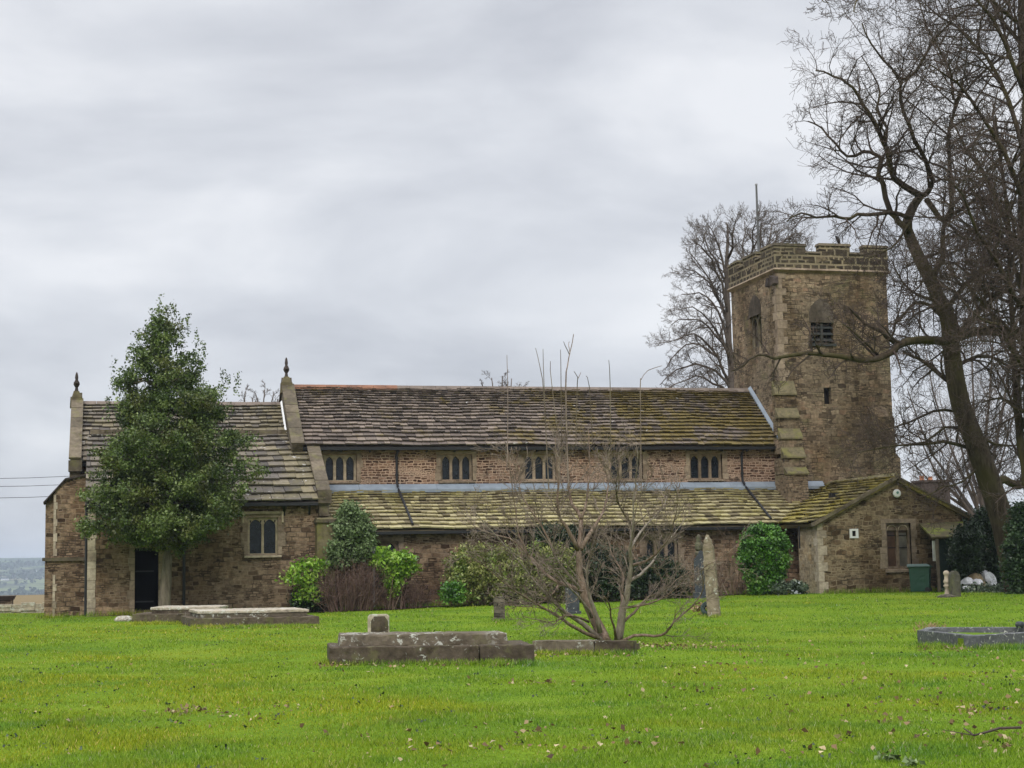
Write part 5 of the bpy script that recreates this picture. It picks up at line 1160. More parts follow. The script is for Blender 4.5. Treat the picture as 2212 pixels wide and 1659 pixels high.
leafy('variegated_plant', 'low pale edged leafy plants along the foot of the vestry wall by the porch', [(1260, 1690, 1715), (1266, 1675, 1745), (1278, 1672, 1752)], 54.4, 'ground_leaf', 46, 12, .14, .09, .6, .5)
# ivy and undergrowth on the far right
leafy('ivy', 'dark ivy covering the vestry corner beside the leaning tree', [(1088, 2135, 2170), (1105, 2115, 2178), (1140, 2075, 2180), (1165, 2052, 2182), (1200, 2050, 2184), (1240, 2070, 2186), (1270, 2110, 2190)], 53.8, 'dark_leaf', 420, 46, .10, .13, .7, .5, cat='ivy')
leafy('ivy', 'dark ivy hanging over the lean-to beside the rubbish heap', [(1150, 2062, 2112), (1170, 2056, 2118), (1190, 2049, 2120), (1215, 2050, 2122), (1238, 2066, 2124)], 53.0, 'dark_leaf', 150, 34, .09, .11, .7, .4, cat='ivy')
leafy('ivy', 'green ivy climbing the base of the leaning tree at the right edge', [(1090, 2190, 2225), (1130, 2180, 2240), (1170, 2170, 2240), (1220, 2165, 2240), (1260, 2180, 2240), (1298, 2185, 2240)], 48.6, 'ivy_leaf', 300, 36, .10, .11, .7, .6, cat='ivy')
leafy('ground_ivy', 'low grey green ground ivy in front of the dark ivy by the rubbish heap', [(1266, 2100, 2190), (1272, 2065, 2200), (1284, 2055, 2225)], 52.2, 'ground_leaf', 170, 18, .11, .10, .7, 2.0, cat='ground cover')
twiggy('dry_plant', 'dry straw coloured tuft growing at the corner of the grey kerbed grave', 1985, 2020, 1332, 1366, gnd(2000, 1366).y, 26, 'dry_plant', 1.2, cat='plant', ln=.9, rr=.008)
leafy('dry_leaf_plant', 'dead brown leafy weed beside the stone pillar', [(1300, 1520, 1540), (1312, 1500, 1545), (1328, 1490, 1548)], gnd(1520, 1328).y, 'dead_leaf', 20, 12, .09, .05, cat='plant')
leafy('young_plant', 'pale green rosette of leaves growing in the foreground lawn', [(1638, 1945, 1960), (1648, 1925, 1972)], gnd(1950, 1650).y, 'grey_leaf', 10, 7, .05, .02, cat='plant', depth=1.0)

# ================================================================ GRAVES AND OTHER THINGS
def obox(mb, c, ax, ay, L, W, z0, z1, bev=.0, top=0.0, t=None):
    """oriented box from corner c: L along ax, W along ay; slightly irregular"""
    j = lambda: random.uniform(-1, 1)*.006
    P = [c, c+ax*L, c+ax*L+ay*W, c+ay*W]; m = (P[0]+P[2])*.5
    lo = [Vector((p.x+j(), p.y+j(), z0)) for p in P]; hi = [Vector((p.x, p.y, z1+j())) for p in P]
    if top: hi = [p+(Vector((m.x, m.y, p.z))-p).normalized()*top for p in hi]
    n = 10
    mb.hexa([*lo, *hi], t)
def chip(o, amp, seed=0):
    """subdivide and roughen a stone so that its edges are worn"""
    me = o.data
    import bmesh
    bm = bmesh.new(); bm.from_mesh(me); bmesh.ops.remove_doubles(bm, verts=bm.verts, dist=1e-4)
    bmesh.ops.bevel(bm, geom=list(bm.edges), offset=amp*1.6, segments=2, affect='EDGES', profile=.6)
    long_ = [e for e in bm.edges if e.calc_length() > .12]
    for _ in range(5):
        long_ = [e for e in bm.edges if e.calc_length() > .14]
        if not long_: break
        bmesh.ops.subdivide_edges(bm, edges=long_, cuts=1, use_grid_fill=True)
    bmesh.ops.triangulate(bm, faces=[f for f in bm.faces if len(f.verts) > 4])
    rs = random.Random(seed)
    for v in bm.verts:
        k = (math.sin(v.co.x*9+seed)+math.sin(v.co.y*11+v.co.z*13+seed*2))*.25+rs.uniform(-.5, .5)
        v.co += Vector((rs.uniform(-1, 1), rs.uniform(-1, 1), rs.uniform(-1, 1)+k))*amp*.45
    bm.to_mesh(me); bm.free(); me.update(); return o

# foreground plinth tomb
A = gnd(712, 1437); B = gnd(1155, 1431); ax = (B-A); ax.z = 0; L = ax.length; ax.normalize(); ay = (Matrix.Rotation(R(107), 3, 'Z') @ ax).normalized()
g0 = min(A.z, B.z)
scl_ = (A-CAM).dot(CF)/FPX
H1 = 38*scl_; H2 = 25*scl_
tomb = thing('plinth_tomb', Vector((A.x, A.y, g0)), 'long low brown stone tomb of two stepped slabs in the foreground', 'tomb')
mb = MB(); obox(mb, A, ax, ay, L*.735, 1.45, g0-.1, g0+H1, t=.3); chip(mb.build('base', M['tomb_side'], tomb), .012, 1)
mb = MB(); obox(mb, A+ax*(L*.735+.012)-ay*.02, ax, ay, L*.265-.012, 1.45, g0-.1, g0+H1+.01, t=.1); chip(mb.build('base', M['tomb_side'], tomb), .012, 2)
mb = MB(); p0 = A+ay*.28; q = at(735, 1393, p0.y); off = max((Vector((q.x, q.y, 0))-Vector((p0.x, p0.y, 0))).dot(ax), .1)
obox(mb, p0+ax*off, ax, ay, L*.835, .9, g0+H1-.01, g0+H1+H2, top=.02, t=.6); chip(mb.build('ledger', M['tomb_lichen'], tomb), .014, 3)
# kerb running on to the right of it
A2 = gnd(1150, 1412); B2 = gnd(1367, 1412); ax2 = (B2-A2); ax2.z = 0; L2 = ax2.length; ax2.normalize(); ay2 = Vector((-ax2.y, ax2.x, 0)); s2 = (A2-CAM).dot(CF)/FPX
kb = thing('grave_kerb', A2, 'low narrow stone kerb at the foot of the small bare tree', 'grave kerb')
mb = MB(); obox(mb, A2, ax2, ay2, L2*.62, .22, A2.z-.1, A2.z+28*s2, t=.8); chip(mb.build('kerb_stone', M['tomb_lichen'], kb), .012, 4)
mb = MB(); obox(mb, A2+ax2*(L2*.62+.01), ax2, ay2, L2*.38, .22, A2.z-.1, A2.z+27*s2, t=.2); chip(mb.build('kerb_stone', M['tomb_side'], kb), .012, 5)
mb = MB(); obox(mb, A2+ay2*.9, ax2, ay2, L2*.9, .16, A2.z-.1, A2.z+16*s2, t=.4); chip(mb.build('kerb_stone', M['tomb_side'], kb), .012, 6)
# two ledger tombs by the chapel
def ledger(xl, xr, ybot, hb, xl2, xr2, ht, wid, label, mats, skew=0.0):
    A = gnd(xl, ybot); B = gnd(xr, ybot-skew); ax = B-A; ax.z = 0; L = ax.length; ax.normalize(); ay = (Matrix.Rotation(R(111), 3, 'Z') @ ax).normalized(); s_ = (A-CAM).dot(CF)/FPX
    o = thing('ledger_tomb', A, label, 'tomb', 'pair of ledger tombs by the chapel wall'); g = A.z
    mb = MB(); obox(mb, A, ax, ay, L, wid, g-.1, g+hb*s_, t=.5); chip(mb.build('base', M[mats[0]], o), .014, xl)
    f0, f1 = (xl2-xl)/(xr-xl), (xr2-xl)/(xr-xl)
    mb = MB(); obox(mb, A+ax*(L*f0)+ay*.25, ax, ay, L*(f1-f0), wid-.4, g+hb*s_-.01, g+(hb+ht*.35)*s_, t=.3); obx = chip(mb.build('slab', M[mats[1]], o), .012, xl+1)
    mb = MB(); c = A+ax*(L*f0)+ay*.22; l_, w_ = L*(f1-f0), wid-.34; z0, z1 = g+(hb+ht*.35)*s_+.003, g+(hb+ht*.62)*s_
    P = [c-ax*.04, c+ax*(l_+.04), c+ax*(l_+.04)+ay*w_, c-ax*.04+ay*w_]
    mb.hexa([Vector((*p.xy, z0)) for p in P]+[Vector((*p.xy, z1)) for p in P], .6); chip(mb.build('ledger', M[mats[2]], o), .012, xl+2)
    return o
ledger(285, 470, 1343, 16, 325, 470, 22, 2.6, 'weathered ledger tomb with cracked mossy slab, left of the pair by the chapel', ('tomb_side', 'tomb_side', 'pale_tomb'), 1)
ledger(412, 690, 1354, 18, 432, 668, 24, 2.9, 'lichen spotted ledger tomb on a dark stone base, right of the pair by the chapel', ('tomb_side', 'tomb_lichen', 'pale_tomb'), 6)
# loose stone at the left tomb
A = gnd(268, 1342); mb = MB(); mb.lathe((A.x, A.y, A.z), [(.30, -.05), (.33, .06), (.22, .15), (.0, .17)], 9); o = mb.build('loose_stone', M['tomb_top']); chip(o, .02, 9); tag(o, 'rough loose stone lying at the left end of the ledger tombs', 'stone')

def headstone(name, label, x0, x1, ybot, ytop, mat_, thick=.12, shape='flat', cat='headstone', yaw=0.0, lean=0.0, Y=None, plinth=None):
    b = gnd((x0+x1)/2, ybot) if Y is None else on((x0+x1)/2, Y)
    s_ = (b-CAM).dot(CF)/FPX; w_ = (x1-x0)*s_; h_ = (ybot-ytop)*s_
    o = thing(name, b, label, cat)
    pr = {'flat': [(-.5, 0), (.5, 0), (.5, .88), (.42, .98), (.3, 1), (-.3, 1), (-.42, .98), (-.5, .88)],
          'round': [(-.5, 0), (.5, 0), (.5, .72)]+[(.5*math.cos(a), .72+.28*math.sin(a)) for a in np.linspace(.15, math.pi-.15, 9)]+[(-.5, .72)],
          'point': [(-.5, 0), (.5, 0), (.5, .8), (.28, .88), (.12, .97), (0, 1), (-.12, .97), (-.28, .88), (-.5, .8)],
          'cham': [(-.5, 0), (.5, 0), (.5, .8), (.34, 1), (-.34, 1), (-.5, .8)]}[shape]
    rx = Vector((math.cos(yaw-YAW), math.sin(yaw-YAW), 0)); ry = Vector((-rx.y, rx.x, 0))
    mb = MB(); mb.prism([b+rx*(u*w_)+Vector((0, 0, v*h_-(.1 if v == 0 else 0)))+ry*(lean*v*h_)-ry*thick/2 for u, v in pr], ry*thick, .5); chip(mb.build('stone', M[mat_], o), .008, x0)
    if plinth: mb = MB(); obox(mb, b-rx*(w_*.62)-ry*(thick*1.2), rx, ry, w_*1.24, thick*2.4, b.z-.1, b.z+plinth, t=.5); chip(mb.build('plinth', M[mat_], o), .008, x0+3)
    return o
h1 = headstone('headstone', 'small squat headstone with dark arched face behind the long plinth tomb', 795, 841, 1372, 1327, 'pale_tomb', .16, 'flat')
b = h1.location; s_ = (b-CAM).dot(CF)/FPX; rx = Vector((math.cos(-YAW), math.sin(-YAW), 0)); ry = Vector((-rx.y, rx.x, 0))
mb = MB(); pr = [(-.34, .04), (.46, .04), (.46, .68), (.30, .90), (-.18, .90), (-.34, .68)]; mb.prism([b+rx*(u*46*s_)+Vector((0, 0, v*45*s_))-ry*.092 for u, v in pr], ry*.02, .2); mb.build('panel', M['tomb_side'], h1)
headstone('headstone', 'small upright brown block headstone below the branches of the small bare tree', 1067, 1091, 1340, 1290, 'grey_stone', .18, 'flat', plinth=.05)
headstone('headstone', 'dark slate headstone partly hidden behind the leaning stem of the small bare tree', 1222, 1252, 1326, 1264, 'slate_slab', .10, 'flat', plinth=.08)
headstone('headstone', 'tall dark slate headstone with shaped top behind the stone pillar', 1500, 1532, 1276, 1172, 'slate_slab', .12, 'point', Y=55.5, plinth=.22)
headstone('headstone', 'small white marble headstone beside the porch', 1708, 1728, 1262, 1232, 'marble', .1, 'round', Y=55.9)
headstone('headstone', 'weathered round topped headstone standing beside the green bin, in shade', 2053, 2074, 1292, 1233, 'slate_brown', .22, 'round', yaw=.25)
# turned stone baluster leaning on that headstone
b = gnd(2047, 1291)+Vector((-.12, -.35, 0)); bal = thing('stone_baluster', b, 'pale carved stone baluster in front of the round topped headstone', 'grave marker')
mb = MB(); s_ = (b-CAM).dot(CF)/FPX; mb.lathe(b-Vector((.08, 0, .05)), [(.13, 0), (.13, .15), (.08, .2), (.065, .38), (.11, .42), (.11, .46), (.07, .5), (.11, .55), (.11, .6), (.075, .66), (.07, .78), (.10, .82), (.09, .9), (.03, .94)], 14); mb.build('shaft', M['pale_quoin'], bal, True)
mb = MB(); q = gnd(2040, 1292); mb.lathe((q.x, q.y-.2, q.z-.04), [(.35, 0), (.34, .1), (.2, .16), (.0, .18)], 12); mb.build('footstone', M['grey_stone'], bal)
# pillar monument
b = gnd(1543, 1331); s_ = (b-CAM).dot(CF)/FPX; ob = thing('stone_pillar', b, 'tall weathered square stone pillar with broken top standing on the lawn', 'monument')
def prof_sq(mb, c, pr, tilt, yaw, t=.5):
    rx = Vector((math.cos(yaw), math.sin(yaw), 0)); ry = Vector((-rx.y, rx.x, 0)); i0 = len(mb.v)
    for (r_, z_) in pr:
        for (a_, b_) in ((-1, -1), (1, -1), (1, 1), (-1, 1)): mb.v.append(tuple(Vector(c)+rx*(a_*r_+tilt*z_)+ry*(b_*r_*.8)+Vector((0, 0, z_))))
    for k in range(len(pr)-1):
        for j in range(4): mb.f.append((i0+k*4+j, i0+k*4+(j+1) % 4, i0+k*4+4+(j+1) % 4, i0+k*4+4+j)); mb.t.append(t)
    mb.f.append((i0+3, i0+2, i0+1, i0)); e = i0+4*(len(pr)-1); mb.f.append((e, e+1, e+2, e+3)); mb.t += [t, t]
mb = MB(); u = s_
prof_sq(mb, b, [(13*u, -.1), (13*u, 10*u), (12.5*u, 70*u), (12*u, 108*u), (12.8*u, 112*u), (12.5*u, 116*u), (11.5*u, 120*u), (11*u, 150*u), (8.5*u, 156*u), (7.5*u, 166*u), (4.5*u, 168*u), (4*u, 175*u)], -.055, R(-30))
chip(mb.build('shaft', M['obelisk_stone'], ob), .018, 12)
b2 = on(1512, 56.2); u2 = (b2-CAM).dot(CF)/FPX; ob2 = thing('stone_pillar', b2, 'slender stone pillar with a rounded finial, behind the tall dark slate headstone', 'monument')
mb = MB(); prof_sq(mb, b2, [(8*u2, -.1), (8*u2, 20*u2), (6*u2, 24*u2), (5.5*u2, 88*u2), (9*u2, 94*u2), (9*u2, 98*u2), (6*u2, 101*u2)], 0, R(-20)); chip(mb.build('shaft', M['grey_stone'], ob2), .01, 14)
mb = MB(); mb.lathe(b2+Vector((0, 0, 101*u2)), [(6*u2, 0), (9*u2, 6*u2), (9*u2, 16*u2), (5*u2, 22*u2), (6*u2, 27*u2), (5*u2, 33*u2), (1*u2, 36*u2)], 12); mb.build('finial', M['grey_stone'], ob2, True)
# dark wreath at the pillar foot
b = gnd(1528, 1330); wr = MB(); s_ = (b-CAM).dot(CF)/FPX
pts = [b+Vector((math.cos(a)*.17, -.12+.10*math.sin(a), .17+.15*math.sin(a))) for a in np.linspace(0, 2*math.pi, 13)]; wr.tube(pts, .07, 7); wo_ = wr.build('wreath', M['dark_green_paint'], None, True); chip(wo_, .02, 4); tag(wo_, 'dark round wreath leaning at the foot of the stone pillar', 'wreath')
for k, x in enumerate((1492, 1561)):
    b = gnd(x, 1280) if k else gnd(1494, 1272); mb = MB(); mb.lathe(b-Vector((0, 0, .05)), [(.14, 0), (.15, .25), (.11, .33), (.0, .36)], 8); o = mb.build('footstone', M['grey_stone']); chip(o, .02, k); tag(o, ('small grey footstone left of the dark slate headstone', 'small grey footstone just right of the stone pillar')[k], 'footstone')
# kerbed grave at the right edge
b = gnd(1982, 1390); C2 = gnd(2100, 1401); D2 = gnd(2300, 1392); u = (b-CAM).dot(CF)/FPX; kg = thing('kerbed_grave', b, 'grey granite kerbed grave with pale top edges at the right edge of the lawn', 'grave kerb')
hk = 24*u
def kerb(p, q, wdt, name='kerb_stone', m_='kerb_grey', seed=0):
    ax = q-p; ax.z = 0; L = ax.length; ax.normalize(); ay = Vector((-ax.y, ax.x, 0)); mb = MB(); obox(mb, p, ax, ay, L, wdt, min(p.z, q.z)-.1, b.z+hk, t=random.random()); return chip(mb.build(name, M[m_], kg), .006, seed)
hk = 28*u; kerb(b, C2, .16, seed=1); kerb(C2-(D2-C2)*.004, D2, .16, seed=2)
bd = lambda p: (Vector((p.x, p.y, 0)).normalized()*1.05+R0*.18); E2 = b+bd(b); F2 = D2+bd(D2)
kerb(E2, F2, .15, seed=3); axk = (E2-b); mbk = MB(); obox(mbk, b+axk*.17, axk.normalized(), R0, axk.length*.83, .15, b.z-.1, b.z+hk, t=.5); chip(mbk.build('kerb_stone', M['kerb_grey'], kg), .006, 4)
mb = MB(); mb.hexa([b+Vector((.2, .2, -.1)), C2+Vector((0, .25, -.1)), F2+Vector((-.4, -.1, -.1)), E2+Vector((.1, -.1, -.1)), b+Vector((.2, .2, hk-.08)), C2+Vector((0, .25, hk-.08)), F2+Vector((-.4, -.1, hk-.08)), E2+Vector((.1, -.1, hk-.08))], .5); mb.build('infill', M['land'], kg)
b = gnd(2205, 1384); mb = MB(); mb.lathe((b.x, b.y, b.z+hk), [(.06, 0), (.08, .05), (.07, .10), (.03, .11)], 12); o = mb.build('flower_pot', M['slate_slab'], None, True); tag(o, 'small grey stone flower pot on the kerbed grave at the right edge', 'flower pot')

# wheelie bin
YBn = 53.6; b = on(1988, YBn); u = (b-CAM).dot(CF)/FPX*1.08; bn = thing('wheelie_bin', b, 'dark green wheeled rubbish bin standing in front of the vestry window', 'bin')
rx = Vector((math.cos(R(-34)), math.sin(R(-34)), 0)); ry = Vector((-rx.y, rx.x, 0)); bh = 57*u
def bpt(a_, b_, z_): return b+rx*a_+ry*b_+Vector((0, 0, z_))
mb = MB(); mb.hexa([bpt(-.33, -.27, .04), bpt(.32, -.27, .04), bpt(.32, .27, .04), bpt(-.33, .27, .04), bpt(-.36, -.29, bh*.86), bpt(.36, -.29, bh*.86), bpt(.36, .29, bh*.86), bpt(-.36, .29, bh*.86)], .5)
mb.hexa([bpt(-.39, -.32, bh*.86), bpt(.39, -.32, bh*.86), bpt(.39, .32, bh*.86), bpt(-.39, .32, bh*.86), bpt(-.40, -.33, bh*.91), bpt(.40, -.33, bh*.91), bpt(.40, .33, bh*.91), bpt(-.40, .33, bh*.91)], .5)
for zz in (.25, .5): pass
bo = mb.build('body', M['bin_green'], bn); chip(bo, .008, 2)
mb = MB(); mb.hexa([bpt(-.43, -.35, bh*.912), bpt(.40, -.35, bh*.912), bpt(.40, .35, bh*.912), bpt(-.43, .35, bh*.912), bpt(-.40, -.30, bh), bpt(.30, -.30, bh), bpt(.30, .30, bh), bpt(-.40, .30, bh)], .5)
lid = mb.build('lid', M['bin_lid'], bn); mb = MB(); mb.tube([bpt(.43, -.25, bh*.90), bpt(.43, .25, bh*.90)], .02, 6); mb.build('handle', M['bin_lid'], lid)
for s_ in (-1, 1): mb = MB(); mb.tube([bpt(.27, s_*.25, .10), bpt(.27, s_*.30, .10)], .10, 14); mb.build('wheel', M['rubber'], bn)

# lean-to shelter, mossy canopy
YL = 54.2; z0, z1 = zpx(2035, 1163, YL-.8), zpx(2090, 1143, YL); xs0, xs1 = xpx(2010, YL-.8), xpx(2104, YL)
lt = thing('lean_to', on(2050, YL), 'small dark green lean-to with a mossy sloping roof against the vestry', 'shelter')
mb = MB(); e = .06; mb.hexa([(xs0, YL-.8, z0), (xs1-.6, YL-.8, z0+.02), (xs1, YL+.78, z1+.25), (xs0+.35, YL+.78, z1+.2), (xs0, YL-.8, z0+e), (xs1-.6, YL-.8, z0+e+.02), (xs1, YL+.78, z1+.25+e), (xs0+.35, YL+.78, z1+.2+e)], .8); mb.build('roof', M['moss_roof'], lt)
xl_, xr2 = xpx(2018, YL-.5), xpx(2046, YL-.5); g_ = on(2030, YL).z
mb = MB(); mb.box(xl_, xr2, YL-.5, YL-.44, g_, z0-.03); mb.build('door', M['dark_green_paint'], lt)
for (xa, yt_, yb_) in ((2013, 1168, 1212), (2047, 1178, 1204), (2085, 1225, 1270)):
    X = xpx(xa, YL-.6); mb = MB(); za, zb2 = zpx(xa, yb_, YL-.6), zpx(xa, yt_, YL-.6); mb.box(X-.05, X+.05, YL-.66, YL-.58, za, zb2); mb.build('post', M['pale_post'], lt)
X = xpx(2020, YL-.7); mb = MB(); mb.box(X-.05, X+.05, YL-.75, YL-.67, g_, z0-.01); mb.build('post', M['wood_post'], lt)
mb = MB(); mb.box(xr2+.005, xs1-.1, YL-.3, YL-.2, g_, z0-.1); mb.build('side_panel', M['dark_green_paint'], lt)
# rubbish heap
def sack(x0, x1, yb_, yt_, Y, mat_, label, seed, name='rubbish_sack'):
    b = on((x0+x1)/2, Y); u = (b-CAM).dot(CF)/FPX; w_ = (x1-x0)*u/2; h_ = (yb_-yt_)*u; mb = MB(); n = 14; rs = random.Random(seed)
    ph = [rs.uniform(0, 6) for _ in range(6)]; zb = zpx((x0+x1)/2, yb_, Y)
    for i in range(8):
        q = i/7; r_ = math.sqrt(max(0, 1-q**1.7)); 
        for j in range(n):
            a = 2*math.pi*j/n; k = 1+.16*math.sin(a*3+ph[0]+q*3)+.12*math.sin(a*5+ph[1])+rs.uniform(-.05, .05)
            mb.v.append((b.x+math.cos(a)*w_*r_*k+q*w_*.25*math.sin(ph[2]), Y+math.sin(a)*.4*r_*k, zb+h_*q))
    for i in range(7):
        for j in range(n): mb.f.append((i*n+j, i*n+(j+1) % n, (i+1)*n+(j+1) % n, (i+1)*n+j)); mb.t.append(.5)
    o = mb.build(name, M[mat_]); tag(o, label, 'sack'); return o
sack(2112, 2152, 1264, 1231, 53.2, 'bag_white', 'white plastic sack at the right end of the rubbish heap', 1)
sack(2082, 2128, 1266, 1237, 52.9, 'bag_brown', 'brown sack of garden waste in the middle of the rubbish heap', 2)
sack(2080, 2098, 1262, 1246, 52.7, 'bag_white', 'small white bag on the left side of the rubbish heap', 3)
sack(2098, 2118, 1262, 1250, 52.5, 'bag_white', 'flattened white bag lying in front of the brown sack', 4)
sack(2081, 2094, 1274, 1265, 52.4, 'bag_white', 'white scrap of plastic lying lowest at the foot of the rubbish heap', 5)

# flagpole on the tower
p = at(1639, 545, 63.4); q = at(1638, 402, 63.4); fp = thing('flagpole', Vector((p.x, 63.4, z_co+.12)), 'thin grey flagpole rising from the tower roof', 'flagpole')
mb = MB(); mb.tube([(p.x, 63.4, z_co+.12), (p.x, 63.4, q.z)], [.065, .045], 8); mb.build('pole', M['pole_dark'], fp)
mb = MB(); mb.lathe((p.x, 63.4, q.z), [(.02, 0), (.06, .04), (.06, .09), (.0, .12)], 10); mb.build('finial', M['pole_grey'], fp)
# bird on the parapet
p = at(1811, 525, T0+.15); u = (p-CAM).dot(CF)/FPX; zb = z_pt; bird = MB()
bird.tube([(p.x-.02, p.y, zb+.02), (p.x+.03, p.y, zb+.10), (p.x-.0, p.y, zb+.22), (p.x-.06, p.y, zb+.32), (p.x-.09, p.y, zb+.38), (p.x-.14, p.y, zb+.40)], [.02, .065, .085, .06, .05, .012], 8, t=.5)
bo = bird.build('bird', M['bird_black'], None, True); tag(bo, 'black bird perched upright on the tower battlements', 'bird')
for s_ in (-1, 1): mb = MB(); mb.tube([(p.x-.01, p.y+s_*.03, zb+.10), (p.x-.01, p.y+s_*.035, zb-.01)], .008, 4); mb.build('leg', M['bird_black'], bo)
mb = MB(); mb.hexa([(p.x+.01, p.y-.05, zb+.07), (p.x+.16, p.y-.03, zb-.06), (p.x+.16, p.y+.03, zb-.06), (p.x+.01, p.y+.05, zb+.07), (p.x+.03, p.y-.05, zb+.12), (p.x+.17, p.y-.03, zb-.04), (p.x+.17, p.y+.03, zb-.04), (p.x+.03, p.y+.05, zb+.12)]); mb.build('tail', M['bird_black'], bo)

# power lines crossing the sky on the left, beyond the chancel
for k, (ya, yb_) in enumerate(((1033.5, 1029), (1050.5, 1047), (1075.5, 1071))):
    a = at(-60, ya+.3, 90); m_ = at(60, (ya+yb_)/2+1.2, 92); c = at(190, yb_-2, 94); mb = MB()
    mb.tube([a, a.lerp(m_, .5)-Vector((0, 0, .01)), m_, m_.lerp(c, .5), c], .017, 4); o = mb.build('power_line', M['cable_black']); tag(o, ('topmost of the three thin power lines left of the chancel', 'middle of the three thin power lines left of the chancel', 'lowest of the three thin power lines left of the chancel')[k], 'power line', 'power lines in the sky on the left')
pl = thing('utility_pole', Vector((at(190, 1100, 94).x, 94, float(gz(at(190, 1100, 94).x, 94)))), 'wooden utility pole behind the chancel carrying the power lines', 'utility pole')
mb = MB(); pp_ = pl.location; ztp = at(190, 1026, 94).z-.9; mb.tube([pp_-Vector((0, 0, .3)), Vector((pp_.x, 94, ztp+.9))], [.15, .11], 8); mb.build('pole', M['wood_post'], pl)

# left edge: chest tomb and low boundary wall
b = gnd(0, 1319); u = (b-CAM).dot(CF)/FPX; ct = thing('chest_tomb', b, 'brown stone chest tomb with an overhanging top slab at the far left edge', 'tomb')
xr0 = gnd(24, 1319).x; mb = MB(); mb.box(b.x-1.2, xr0, b.y, b.y+1.0, b.z-.1, b.z+22*u, .5); chip(mb.build('chest', M['field_stone'], ct), .012, 3)
mb = MB(); mb.hexa([(b.x-1.25, b.y-.04, b.z+22*u+.002), (xr0+.03, b.y-.04, b.z+22*u+.002), (xr0+.03, b.y+1.04, b.z+22*u+.002), (b.x-1.25, b.y+1.04, b.z+22*u+.002), (b.x-1.33, b.y-.12, b.z+31*u), (xr0+.11, b.y-.12, b.z+31*u), (xr0+.11, b.y+1.12, b.z+31*u), (b.x-1.33, b.y+1.12, b.z+31*u)], .2); mb.build('slab', M['dark_stone'], ct)
YWl = 66.0; xa, xb = at(-90, 1310, YWl).x, XE-.2; bw = thing('boundary_wall', Vector((xa, YWl, 0)), 'low tumbledown dry stone wall along the lawn edge left of the church', 'wall')
mb = MB(); x = xa
while x < xb:
    w_ = random.uniform(.25, .6); z = -.35
    while z < .30:
        h_ = random.uniform(.10, .18); mb.box(x+.005, min(x+w_, xb), YWl+random.uniform(-.06, .02), YWl+.5, z+.004, z+h_-.004); z += h_
    x += w_
mb.build('stones', M['pale_tomb'], bw)

# house behind the vestry: gable end of a slate roof and a chimney
YHs = 78.0; hx0, hx1 = xpx(1968, YHs), xpx(2190, YHs); hz0, hz1 = zpx(2145, 1110, YHs+3.6), zpx(2050, 1070, YHs+3.6)
hs_ = thing('house', Vector((hx0, YHs, 0)), 'house with pale slate roof and stone chimney behind the vestry', 'house')
mb = MB(); mb.box(hx0, hx1, YHs+.3, YHs+7.6, -.3, hz0-.3, .5); mb.build('wall', M['grey_stone'], hs_)
xh = xpx(2148, YHs)
rf = roof('roof', 'house_slate', hs_, (hx0-.2, YHs, hz0-.75), (xh+.6, YHs, hz0-1.4), (xh+.1, YHs+3.6, hz0), (hx0-.2, YHs+3.6, hz1+(hz1-hz0)*.87), 10, .6, .3, .6)
mb = MB(); mb.hexa([(hx0-.2, YHs+3.6, hz1+(hz1-hz0)*.87), (xh+.1, YHs+3.6, hz0), (xh+.6, YHs+7.6, hz0-1.4), (hx0-.2, YHs+7.6, hz0-.75), (hx0-.2, YHs+3.6, hz1+(hz1-hz0)*.87+.05), (xh+.1, YHs+3.6, hz0+.05), (xh+.6, YHs+7.6, hz0-1.35), (hx0-.2, YHs+7.6, hz0-.7)]); mb.build('rear_roof', M['house_slate'], hs_)
YCh = 77.4; cx0, cx1 = xpx(1992, YCh), xpx(2054, YCh); mb = MB(); cz0, cz1 = zpx(2020, 1100, YCh), zpx(2020, 1037, YCh)
mb.box(cx0, cx1, YCh, YCh+.9, 1.0, cz1-.12, .5); mb.box(cx0-.06, cx1+.06, YCh-.06, YCh+.96, cz1-.119, cz1, .5); ch_ = mb.build('chimney', M['dark_stone'], hs_)
for k, X in enumerate((cx0+.3, cx0+.8)): mb = MB(); mb.lathe((X, YCh+.45, cz1), [(.13, 0), (.11, .12), (.13, .2), (.13, .24)][:3 if k else 4], 12); mb.build('chimney_pot', M['terracotta'], ch_)
X = xpx(2079, YCh); mb = MB(); mb.tube([(X, YCh+1.8, hz1-1.0), (X, YCh+1.8, zpx(2079, 985, YCh))], .03, 6)
an = mb.build('aerial', M['black_iron'], hs_)
mb = MB(); zt_ = zpx(2079, 1052, YCh)
for k in range(4): mb.tube([(X-.5+.12*k, YCh+1.8-.25+.04*k, zt_+.04*k), (X-.5+.12*k, YCh+1.8+.25-.04*k, zt_+.04*k)], .012, 4)
mb.tube([(X-.55, YCh+1.8, zt_), (X+.1, YCh+1.8, zt_+.15)], .014, 4); mb.build('aerial_arm', M['black_iron'], an)

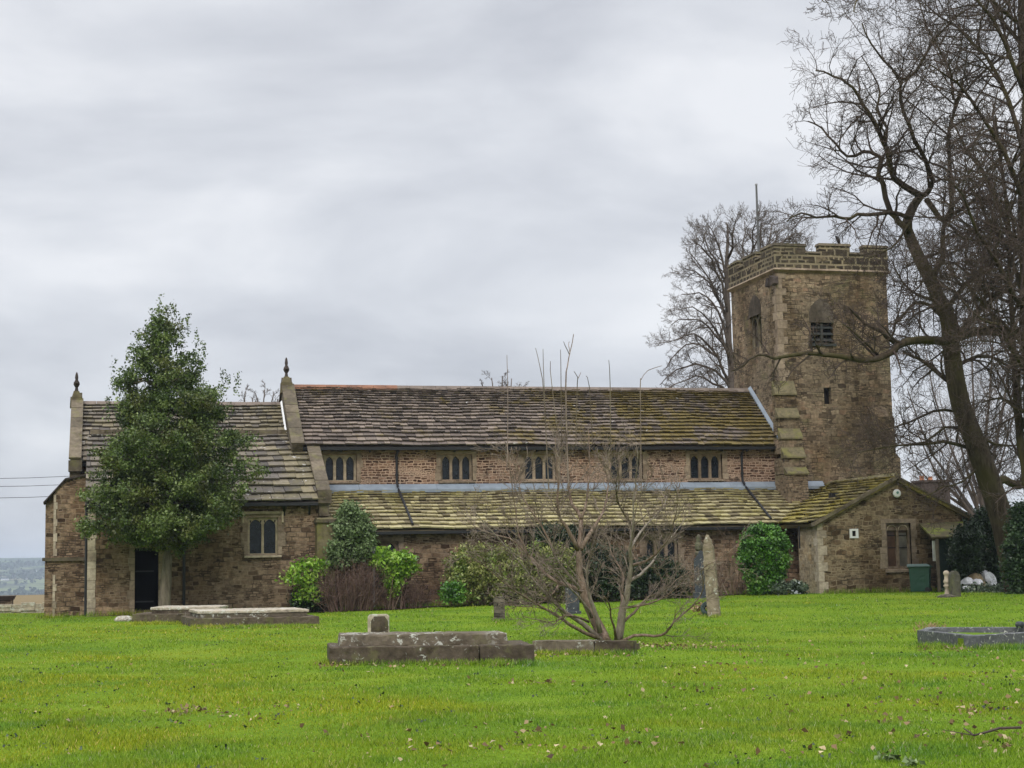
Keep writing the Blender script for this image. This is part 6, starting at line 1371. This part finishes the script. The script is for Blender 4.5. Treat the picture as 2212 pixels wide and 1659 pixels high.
# far hillside: pale farm buildings and woods
rs = random.Random(5)
for k, (x, y, w_, h_, lab) in enumerate(((20, 1222, 48, 3.2, 'long white farm building high on the far hillside'), (74, 1236, 10, 5, 'small white farmhouse in the middle of the far hillside'), (10, 1254, 17, 4, 'white barn at the left edge of the far valley'), (60, 1253, 15, 3.2, 'pale barn on the far valley side right of the white barn'), (70, 1293, 17, 4, 'lowest white building on the valley floor beside the chancel'))):
    d = ray(x, y); tt = 200.0
    while tt < 9000:
        p = CAM+d*tt
        if p.z < float(gz(p.x, p.y)): break
        tt *= 1.01
    u = tt/FPX; W_ = w_*u; H_ = h_*u; o = thing('far_building', p, lab, 'farm building', 'pale buildings on the far hillside'); mb = MB(); y_ = p.y
    mb.box(p.x-W_/2, p.x+W_/2, y_, y_+W_*.5+4, p.z-8, p.z+H_*.65, .5); mb.build('wall', M['far_white'], o)
    mb = MB(); x0, x1 = p.x-W_/2-.5, p.x+W_/2+.5; dz_ = H_*.4; mb.prism([(x0, y_-.5, p.z+H_*.65), (x0, y_+W_*.25+2, p.z+H_*.65+dz_), (x0, y_+W_*.5+4.5, p.z+H_*.65)], (x1-x0, 0, 0)); mb.build('roof', M['far_roof'] if k != 0 else M['far_white'], o)
n = 9000; ang = NR.uniform(-.42, .75, n); dist_ = NR.uniform(700, 4000, n); px = np.sin(ang)*dist_; py = np.cos(ang)*dist_
msk = (np.sin(px*.006+np.sin(py*.004)*2)*np.sin(py*.0045+px*.002) > .25) | (NR.random(n) < .06)
px, py = px[msk], py[msk]; k = 26
c = np.repeat(np.stack([px, py, gz(px, py)+4], -1), k, 0)+NR.normal(0, 1, (len(px)*k, 3))*np.array([16, 16, 3.5])
tag(npmesh('woodland', leaves_np(c, 9, .8), 4, M['dark_leaf']), 'dark woods and hedges scattered over the far hillside', 'woodland', None, 'stuff')

# fallen branch on the lawn, lower right
a = [(2870, 2186), (2900, 2208), (2930, 2200), (2975, 2186), (3040, 2184)]
pts = [gnd(x*.7257, y*.7257)+Vector((0, 0, .05)) for x, y in a]; mb = MB(); mb.tube(pts, [.006, .009, .01, .012, .012], 5); mb.tube([pts[1], pts[1]+Vector((-.15, .22, .03))], [.006, .003], 4); o = mb.build('fallen_branch', M['bark_twig']); tag(o, 'thin dark fallen branch lying on the lawn at lower right', 'branch')
# ragged grass and weeds at the stone edges
cl = []
for (xa, ya, xb, yb_) in ((690, 1438, 1155, 1434), (1155, 1415, 1367, 1414), (405, 1358, 690, 1352), (280, 1347, 410, 1348), (1982, 1394, 2100, 1404), (2100, 1404, 2212, 1400), (1520, 1334, 1555, 1333), (1060, 1341, 1096, 1341)):
    for k in range(int((xb-xa)/2.2)): q = gnd(xa+(xb-xa)*random.random(), ya+(yb_-ya)*random.random()+random.uniform(-2, 2)); cl.append((q+Vector((0, 0, .03)), 1.0))
for k in range(520): X = random.uniform(XE-1, XV1+1); Y = (YC if X < XA else (YA if X < XV0 else YV))-random.uniform(.05, .5); cl.append((Vector((X, Y, float(gz(X, Y))+.05)), 1.4))
cs = np.repeat(np.array([tuple(c) for c, s in cl]), 14, 0); n = len(cs); cs = cs+NR.normal(0, 1, cs.shape)*np.array([.08, .05, .0]); hh = NR.uniform(.01, .085, n)*(1+1.5*(cs[:, 1] > 50)); an_ = NR.uniform(0, 6.28, n); la = NR.normal(0, .04, (n, 2))
A_ = cs+np.stack([np.cos(an_)*.008, np.sin(an_)*.008, -.03*np.ones(n)], -1); B_ = cs-np.stack([np.cos(an_)*.008, np.sin(an_)*.008, .03*np.ones(n)], -1); C_ = cs+np.stack([la[:, 0], la[:, 1], hh], -1)
tag(npmesh('edge_grass', np.stack([A_, B_, C_], 1).reshape(-1, 3), 3, M['grass_blade']), 'longer ragged grass along the feet of the stones and church walls', 'grass', None, 'stuff')

# ================================================================ AIR
mh = bpy.data.materials.new('haze_air'); mh.use_nodes = True; th_ = NT(mh.node_tree)
pv = th_.n('ShaderNodeVolumePrincipled', {'Color': (0.72, 0.83, 0.97, 1), 'Density': 0.00019, 'Anisotropy': 0.0})
th_.n('ShaderNodeOutputMaterial', {'Volume': pv.outputs[0]})
gmin, gmax = float(ZZ.min()), float(ZZ.max())
ex, ey = float(max(abs(gx[0]), abs(gx[-1])))+50, float(max(abs(gy[0]), abs(gy[-1])))+50
mb = MB(); mb.box(-ex, ex, -ey, ey, gmin-1.0, max(gmax, 34)+12, .5); hz = mb.build('haze', mh); hz['kind'] = 'stuff'; hz['label'] = 'thin pale blue winter haze lying over the far valley and hills'
